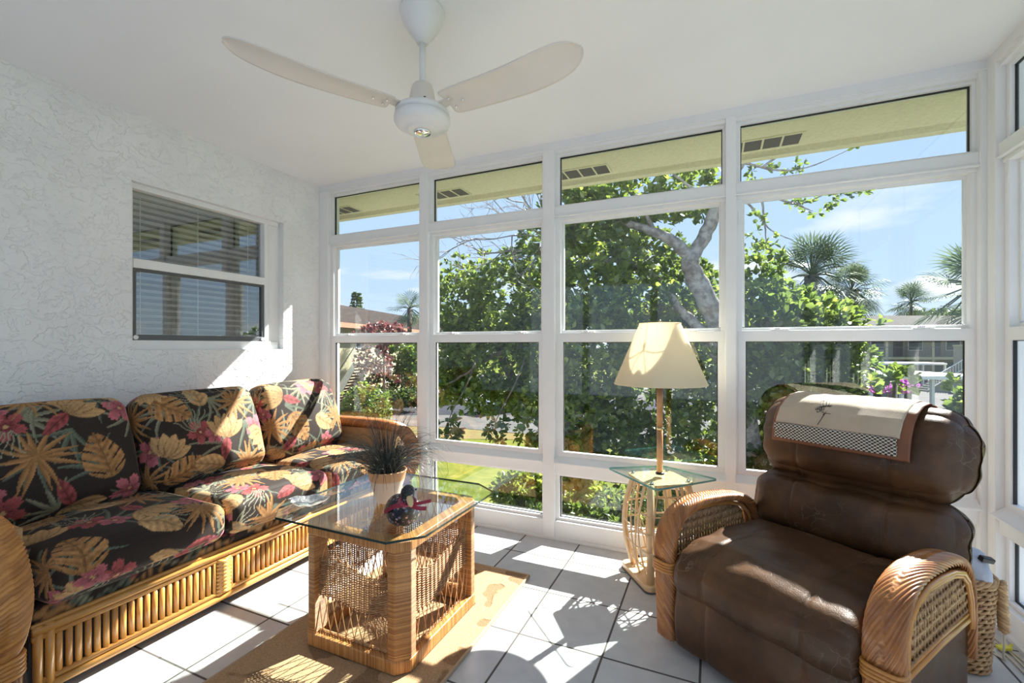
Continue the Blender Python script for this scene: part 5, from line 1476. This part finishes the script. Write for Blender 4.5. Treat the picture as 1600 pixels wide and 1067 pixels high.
    plant('bright_leaved_tree', 'tree', 'bright yellow-green broadleaf tree in the fourth bay, left of the recliner headrest', bl, .125, M['leafB'], tr, foot=(1230, 7))
    # high thin branch with leaf tufts across the sky
    o = P(1160, 330, 5.8); r = empty('leafy_branch', tuple(o), label='thin branch with small leaf tufts crossing the blue sky in the fourth bay', cat='branch'); mb = MB()
    for pts in ([(1150, 300, 5.9), (1180, 330, 5.8), (1205, 360, 5.7), (1240, 375, 5.6)], [(1160, 310, 5.9), (1200, 308, 5.7), (1250, 318, 5.6), (1300, 300, 5.5), (1345, 303, 5.5)], [(1190, 310, 5.7), (1195, 350, 5.7), (1198, 390, 5.7)], [(1235, 315, 5.6), (1270, 330, 5.6)],
                [(1165, 255, 5.9), (1210, 265, 5.8), (1260, 262, 5.7), (1340, 228, 5.6)], [(1190, 262, 5.8), (1230, 235, 5.7), (1265, 222, 5.7)]): branch(mb, [P(*p)-o for p in pts], .018, .004, .01, 6)
    mb.build('twig', M['bark'], r, smooth=True)
    C_, A_ = cloud([(1180, 350, 5.8, 18, 22, .2, 12), (1200, 380, 5.7, 16, 14, .2, 8), (1245, 318, 5.6, 14, 8, .15, 7), (1300, 310, 5.55, 26, 9, .15, 12), (1275, 328, 5.6, 14, 6, .15, 5), (1343, 303, 5.5, 8, 5, .1, 3), (1185, 270, 5.9, 22, 12, .15, 12), (1240, 262, 5.8, 26, 9, .15, 9), (1335, 231, 5.6, 8, 4, .1, 3), (1170, 400, 5.8, 12, 16, .2, 8)])
    leaf_mesh('foliage', M['leafB'], r, C_-np.array(o), A_, .075, 6)
    # shrubs and hedges
    plant('round_shrub', 'shrub', 'rounded green shrub below the outdoor stair in the first bay', [(572, 645, 20, 40, 44, 1.2, 700)], .17, M['leafB'])
    plant('red_flowered_tree', 'tree', 'small tree with dusty red flower heads in front of the long brown roof', [(600, 522, 25, 42, 17, 1.3, 260), (585, 560, 25.5, 30, 30, 1.0, 160)], .2, M['leafR'])
    plant('green_tree', 'tree', 'green tree at the foot of the small palm in the first bay', [(628, 555, 30, 30, 34, 1.4, 380), (648, 580, 30, 22, 40, 1.2, 260)], .26, M['leafA'])
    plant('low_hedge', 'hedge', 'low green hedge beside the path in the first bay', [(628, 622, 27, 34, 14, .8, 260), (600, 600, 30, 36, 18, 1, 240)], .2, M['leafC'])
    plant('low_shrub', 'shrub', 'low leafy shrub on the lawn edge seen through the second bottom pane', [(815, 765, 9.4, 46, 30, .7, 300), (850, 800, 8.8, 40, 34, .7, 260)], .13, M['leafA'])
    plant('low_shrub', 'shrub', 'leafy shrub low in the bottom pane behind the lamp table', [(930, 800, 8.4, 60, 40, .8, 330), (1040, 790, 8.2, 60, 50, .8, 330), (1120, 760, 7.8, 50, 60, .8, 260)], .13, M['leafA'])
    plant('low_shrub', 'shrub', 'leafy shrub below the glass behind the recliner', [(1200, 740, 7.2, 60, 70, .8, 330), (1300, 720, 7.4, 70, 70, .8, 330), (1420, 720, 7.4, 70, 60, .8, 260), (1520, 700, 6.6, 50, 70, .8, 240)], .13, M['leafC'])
    plant('broad_leaf_bush', 'bush', 'bright big-leaved bush above the recliner headrest, in front of the carport', [(1398, 594, 8.5, 24, 14, .4, 24), (1500, 606, 7.8, 8, 12, .3, 7)], .20, M['leafB'], per=5)
    plant('purple_bougainvillea', 'bush', 'purple flowering bush beside the big-leaved bush', [(1390, 604, 9.2, 32, 9, .4, 130)], .085, M['leafP'])
    plant('side_tree', 'tree', 'leafy tree seen through the side windows past the corner post', [(1590, 640, 5.2, 45, 60, .6, 330), (1660, 700, 5.0, 60, 120, .8, 500), (1600, 860, 5.0, 60, 60, .6, 330), (1760, 600, 5.4, 90, 120, .9, 500)], .12, M['leafB'], foot=(1700, 5.2))
    # far tree line
    for i, (px, py, d, rx, ry) in enumerate(((470, 520, 60, 60, 26), (690, 530, 60, 70, 34), (800, 520, 58, 90, 50), (940, 520, 55, 90, 60), (1080, 520, 56, 90, 60), (1200, 520, 78, 80, 50), (1360, 512, 92, 40, 16), (1470, 505, 84, 60, 20), (1600, 520, 78, 90, 60))):
        lab = ['far tree left of the brown roof', 'far dark tree behind the small palm', 'far tree behind the drive, second bay', 'far tree behind the grey trunk tree, left part', 'far tree behind the grey trunk tree, right part', 'far tree behind the bright-leaved tree', 'far low tree over the grey shingle roof', 'far tree behind the small right-hand palm', 'far tree past the corner of the windows'][i]
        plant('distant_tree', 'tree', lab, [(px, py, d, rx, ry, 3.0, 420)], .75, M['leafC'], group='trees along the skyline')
trees()

def fan_palm(name, label, px, py, d, Rr, n, base_px=None, seed=0, blades=20, droop=.5):
    rr = random.Random(seed); c = P(px, py, d); b = P(base_px or px, 540, d)
    root = empty(name, (b.x, b.y, GZ), label=label, cat='palm', group=None)
    off = Vector((b.x, b.y, GZ)); top = c-off
    mb = MB(); mb.tube([(0, 0, 0), (top.x*.3, top.y*.3, top.z*.4), (top.x, top.y, top.z)], [.19, .15, .17], 10); mb.build('trunk', M['bark2'], root, smooth=True)
    V = []; Q = []; T = []; pt = MB()
    for i in range(n):
        az = rr.uniform(0, 6.283); el = math.radians(rr.uniform(-55, 85)); dr = Vector((math.cos(az)*math.cos(el), math.sin(az)*math.cos(el), math.sin(el)))
        L = Rr*rr.uniform(.42, .6); tip = top+dr*L-Vector((0, 0, .10*L)); pt.tube([top, top+dr*L*.5+Vector((0, 0, .05*L)), tip], .018*Rr/1.5, 4, caps=False)
        side = dr.cross(Vector((0, 0, 1))); side = side.normalized() if side.length > .1 else Vector((1, 0, 0)); nn = side.cross(dr).normalized()
        fl = Rr*rr.uniform(.45, .6); tn = rr.random()
        for k in range(blades):
            a = (k/(blades-1)-.5)*math.radians(250); dd = (dr*math.cos(a)+side*math.sin(a)).normalized(); ln = fl*(.75+.25*math.cos(a)); w = side*math.cos(a)-dr*math.sin(a); hw = ln*.028
            m = tip+dd*ln*.6+nn*ln*.04*(k % 2)-Vector((0, 0, droop*.12*ln)); e = tip+dd*ln-Vector((0, 0, droop*.42*ln))+Vector((rr.uniform(-.04, .04), rr.uniform(-.04, .04), 0))*ln
            o = len(V); V += [tip-w*hw*.3, m-w*hw, e, m+w*hw]; V[-4:] = [tuple(v) for v in V[-4:]]; Q.append((o, o+1, o+2, o+3)); T += [min(1, max(0, tn*.6+rr.random()*.4))]*4
    pt.build('petioles', M['palm'], root)
    np_obj('fan_leaves', np.array(V), np.array(Q), M['palm'], root, smooth=False, tone=T)
fan_palm('fan_palm', 'small fan palm standing over the brown roof at the right of the first bay', 640, 482, 33, 1.75, 34, 640, 1)
fan_palm('fan_palm', 'large fan palm behind the bright-leaved tree in the fourth bay', 1268, 430, 12, 1.25, 46, 1268, 2, 24)
fan_palm('fan_palm', 'smaller fan palm crown right behind the large one, drooping to the right', 1330, 455, 12.5, .95, 40, 1330, 3, 24, .9)
fan_palm('fan_palm', 'small distant fan palm standing alone above the grey shingle roof', 1424, 472, 66, 3.6, 40, 1424, 4)
fan_palm('fan_palm', 'broad fan palm spreading behind the corner post of the windows', 1528, 450, 9, 1.15, 46, 1528, 5, 26, .35)
fan_palm('fan_palm', 'fan palm seen through the side window next to the corner post', 1640, 430, 7, .9, 40, 1640, 6, 26, .5)

def norfolk_pine():
    c = P(557, 540, 85); r = empty('norfolk_pine', (c.x, c.y, GZ), label='far slim conifer rising above the brown roof', cat='tree')
    H = P(557, 455, 85).z-GZ; MB().tube([(0, 0, 0), (0, 0, H)], [.25, .04], 8).build('trunk', M['bark2'], r)
    C_ = []; A_ = []
    for k in range(14):
        z = H*(.45+.55*k/14); rad = 1.9*(1-k/15)+.2
        for q in range(22):
            a = 6.283*q/22; f = rng.uniform(.3, 1); C_.append((rad*f*math.cos(a), rad*f*math.sin(a), z)); A_.append((math.cos(a), math.sin(a), .1))
    leaf_mesh('foliage', M['leafC'], r, np.array(C_), np.array(A_), .55, 4, .4)
norfolk_pine()

def car(label, px, py, rz, col):
    p = gp(px, py); r = empty('parked_car', (p.x, p.y, GZ+.03), rz, label=label, cat='car', group=None)
    body = [(-2.2, .35), (-2.25, .75), (-2.0, .92), (-1.3, 1.0), (-.8, 1.42), (.75, 1.45), (1.35, 1.0), (2.1, .85), (2.25, .6), (2.2, .32)]
    m = MB(); m.extr(body, 'y', -.85, .85); m.build('body', plain('car_paint_%d' % int(px), col, .3), r, bevel=.08, seg=3)
    g = MB(); g.extr([(-1.15, 1.02), (-.75, 1.37), (.7, 1.39), (1.2, 1.02)], 'y', -.865, .865); g.extr([(-1.32, 1.02), (-.85, 1.40), (.80, 1.42), (1.38, 1.02)], 'y', -.72, .72); g.build('side_glass', M['black'], r)
    for x in (-1.4, 1.4):
        for y in (-.82, .82):
            w = MB(); w.tube([(x, y-.1, .32), (x, y+.1, .32)], .32, 20); w.build('wheel', M['black'], r, smooth=False)
car('white car parked on the drive behind the hanging leaves of the second bay', 793, 642, 1.2, (.75, .75, .77))
car('grey car parked farther up the drive than the white one', 812, 622, 1.2, (.30, .33, .38))
car('silver car standing in the shade at the left edge of the second bay', 690, 628, 2.0, (.45, .47, .50))
